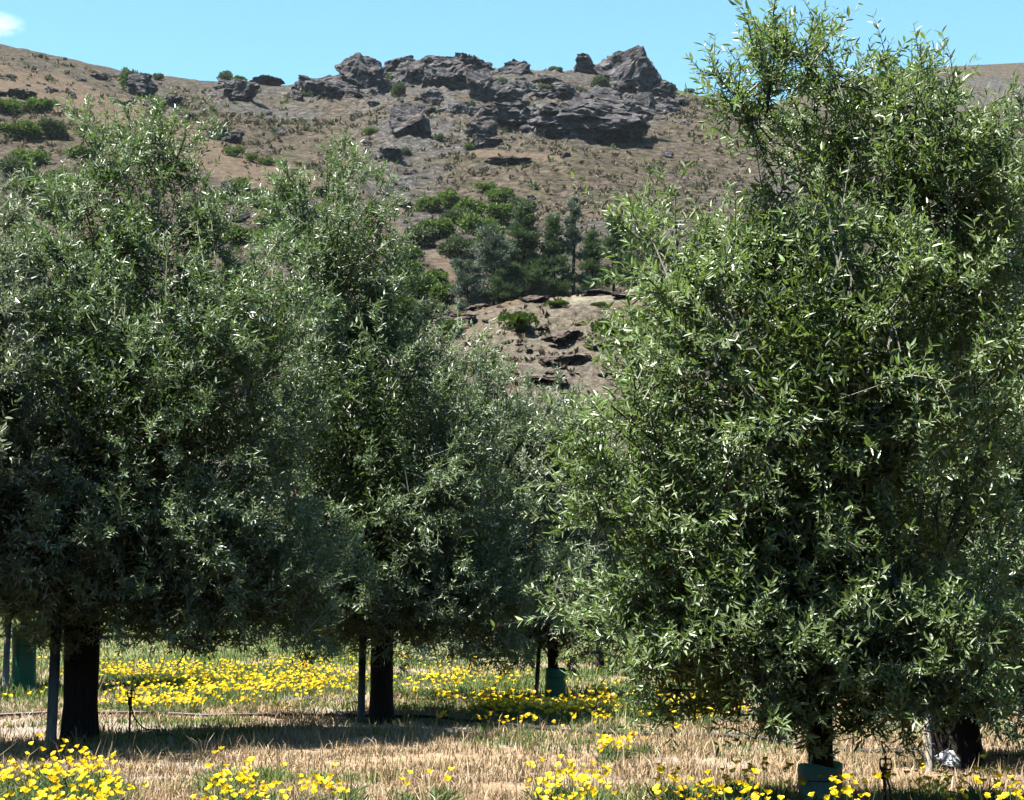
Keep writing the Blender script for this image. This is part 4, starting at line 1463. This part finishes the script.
patch([(-20, 60, 745, 815), (-20, 130, 765, 830), (50, 120, 755, 800)], 60, 'yellow poppy plant in the dense clump at the front left corner', 'poppies in the front left corner')
patch([(200, 365, 775, 825), (220, 300, 765, 800), (300, 360, 770, 800)], 24, 'yellow poppy plant in the front clump below the shadow of thick trunk', 'poppies in the front left middle')
patch([(200, 300, 755, 775), (340, 480, 762, 780)], 9, 'single yellow poppy at the sunlit edge of the tree shadow', 'poppies at the shadow edge', False)
patch([(535, 745, 778, 825), (640, 745, 765, 810), (545, 600, 770, 800)], 40, 'yellow poppy plant in the front clump left of the teal guard', 'poppies left of the teal guard')
patch([(755, 800, 765, 815), (842, 880, 775, 820)], 11, 'yellow poppy plant close beside the teal guard', 'poppies beside the teal guard')
patch([(898, 950, 762, 790), (930, 1000, 770, 800), (960, 1030, 785, 830)], 24, 'yellow poppy plant in front of the flared trunk', 'poppies before the flared trunk')
patch([(602, 648, 739, 750)], 8, 'yellow poppy plant in the small lone clump on the dry strip', 'poppies on the dry strip', head=0.16, scale=0.6)
patch([(395, 520, 690, 716), (120, 355, 688, 712), (120, 200, 696, 706)], 68, 'yellow poppy plant at the near edge of the far poppy band', 'poppies at the near edge of the far band', head=0.14, scale=0.52)
patch([(485, 620, 700, 722), (640, 745, 700, 722)], 48, 'yellow poppy plant in the far band near the dark green guard', 'poppies near the dark green guard', head=0.14, scale=0.52)

# the rest of the far poppy band
fx, fy = [], []
for x0, x1, y0, y1, k in ((90, 365, 655, 700, 760), (100, 330, 665, 690, 420), (395, 520, 668, 700, 230), (480, 640, 692, 712, 200), (640, 760, 692, 718, 110), (-30, 70, 656, 700, 60), (330, 480, 655, 680, 120), (750, 1000, 690, 705, 60), (560, 720, 660, 690, 60)):
    fx.append(rp.uniform(x0, x1, k))
    fy.append(rp.uniform(y0, y1, k))
fx, fy = np.concatenate(fx), np.concatenate(fy)
pts = np.array([on_ground(a, b, 0.14) for a, b in zip(fx, fy)])
nzp = fbm(pts / np.array([1.5, 2.6, 1.0]), 44, 3)
pts = pts[nzp + rp.normal(size=len(pts)) * 0.18 > -0.05]
pts[:, 2] = rp.uniform(0.07, 0.20, len(pts))
pts = np.repeat(pts, 2, 0) + rp.normal(size=(len(pts) * 2, 3)) * [0.12, 0.12, 0.03]
Vs, Qs, As, off = [], [], [], 0
for q, p_ in enumerate(pts):
    v, f_, t = BLV[q % 8]
    a = rp.uniform(0, 6.283)
    tx, ty = rp.uniform(-.5, .5, 2)
    R = np.array(Quaternion((0, 0, 1), a).to_matrix()) @ np.array(Quaternion((1, 0, 0), tx).to_matrix()) @ np.array(Quaternion((0, 1, 0), ty).to_matrix())
    Vs.append((v * rp.uniform(0.75, 1.3)) @ R.T + p_)
    Qs.append(f_ + off)
    off += len(v)
    As.append(np.full(len(f_), rp.random()))
structure(link('poppies', make_mesh('poppies', np.concatenate(Vs), [np.concatenate(Qs)], [PETAL_FAR], smooth=True, attrs={'rnd': ('FACE', np.concatenate(As))})), 'stuff')
base = pts * [1, 1, 0]
tv, tq = twig_arrays(base, (base + pts) / 2, pts, np.full(len(pts), 0.004))
m = len(pts) * 8
pb = np.repeat(base, 8, 0) + rp.normal(size=(m, 3)) * [0.1, 0.1, 0]
pb[:, 2] = rp.uniform(0, 0.06, m)
lv, lq = leaf_arrays(pb, rp.normal(size=(m, 3)) * 0.5 + [0, 0, 0.9], rp.normal(size=(m, 3)), rp.uniform(0.05, 0.10, m), np.full(m, 0.014))
structure(link('poppy_foliage', make_mesh('poppy_foliage', np.vstack([tv, lv]), [np.vstack([tq, lq + len(tv)])], [POPPY_LEAF], attrs={'rnd': ('FACE', rp.random(len(tq) + len(lq)))})), 'stuff')

# ------------------------------------------------------------------ sky, sun, cloud
SUN_EL, SUN_AZ = math.radians(64), math.atan2(-0.85, -0.40)       # azimuth from +Y, towards the left and a little beyond
sd = Vector((math.sin(SUN_AZ) * math.cos(SUN_EL), math.cos(SUN_AZ) * math.cos(SUN_EL), math.sin(SUN_EL)))
ld = bpy.data.lights.new('sun', 'SUN')
ld.energy = 5.0
ld.angle = math.radians(0.53)
ld.color = (1.0, 0.955, 0.88)
so = link('sun', ld)
so.rotation_euler = sd.to_track_quat('Z', 'Y').to_euler()
W = bpy.data.worlds.new('World')
S.world = W
W.use_nodes = True
nt = W.node_tree
nt.nodes.clear()
sky = nt.nodes.new('ShaderNodeTexSky')
sky.sky_type = 'NISHITA'
sky.sun_disc = False
sky.sun_elevation = SUN_EL
sky.sun_rotation = SUN_AZ % (2 * math.pi)
sky.altitude = 400
sky.air_density = 1.0
sky.dust_density = 0.3
sky.ozone_density = 1.0
bg = nt.nodes.new('ShaderNodeBackground')
bg.inputs['Strength'].default_value = 0.051
wo = nt.nodes.new('ShaderNodeOutputWorld')
tint = nt.nodes.new('ShaderNodeMix')
tint.data_type = 'RGBA'
tint.blend_type = 'MULTIPLY'
tint.inputs[0].default_value = 1.0
tint.inputs[7].default_value = (1.02, 1.46, 1.42, 1)      # the camera's cyan rendering of a clear sky
nt.links.new(sky.outputs[0], tint.inputs[6])
nt.links.new(tint.outputs[2], bg.inputs[0])
nt.links.new(bg.outputs[0], wo.inputs[0])

n = N('cloud vapour')
tc = n.node('TexCoord').outputs['Object']
ln_ = n.node('VectorMath', operation='LENGTH')
n.t.links.new(tc, ln_.inputs[0])
fall = n.mapr(ln_.outputs['Value'], 0.25, 0.95, 1.0, 0.0)
dn = n.math('MULTIPLY', fall, n.mapr(n.noise(2.4, 4, 0.6, tc), 0.38, 0.62))
pv = n.node('VolumePrincipled')
pv.inputs['Color'].default_value = (1, 1, 1, 1)
pv.inputs['Anisotropy'].default_value = 0.2
n.t.links.new(n.math('MULTIPLY', dn, 0.02), pv.inputs['Density'])
n.t.links.new(pv.outputs[0], n.out.inputs['Volume'])
V, T = ICO[4]
cl = link('cloud', make_mesh('cloud', V * (1 + 0.12 * fbm(V * 2, 8, 3))[:, None], [T], [n.m], smooth=True), None, at(-4, 24, 2400))
cl.scale = (46, 40, 19)
structure(cl, 'stuff')

n = N('thin air haze')
pv = n.node('VolumePrincipled')
pv.inputs['Color'].default_value = (0.80, 0.90, 1.0, 1)
pv.inputs['Density'].default_value = HAZE
pv.inputs['Anisotropy'].default_value = 0.0
n.t.links.new(pv.outputs[0], n.out.inputs['Volume'])
hb = MB()
hb.box((0, 480, 145), (2800, 1760, 400))
hz = hb.build('haze', n.m, smooth=False)
structure(hz, 'stuff')
# ------------------------------------------------------------------ camera and render
cd = bpy.data.cameras.new('camera')
cd.sensor_width = 36
cd.lens = 36 * F / 1024
cd.clip_start = 0.1
cd.clip_end = 12000
cam = link('camera', cd, None, (0, 0, CAMH))
cam.rotation_euler = (math.pi / 2 + PITCH, 0, 0)
S.camera = cam
S.view_settings.view_transform = 'Standard'
S.view_settings.look = 'None'
S.view_settings.exposure = 1.95
S.view_settings.gamma = 1
S.cycles.use_denoising = True
S.cycles.denoiser = 'OPENIMAGEDENOISE'
S.cycles.max_bounces = 6
S.cycles.diffuse_bounces = 0
S.cycles.glossy_bounces = 2
S.cycles.transmission_bounces = 3
S.cycles.volume_bounces = 1
S.cycles.sample_clamp_indirect = 6
S.cycles.use_fast_gi = False
print('LEAVES', LEAVES)
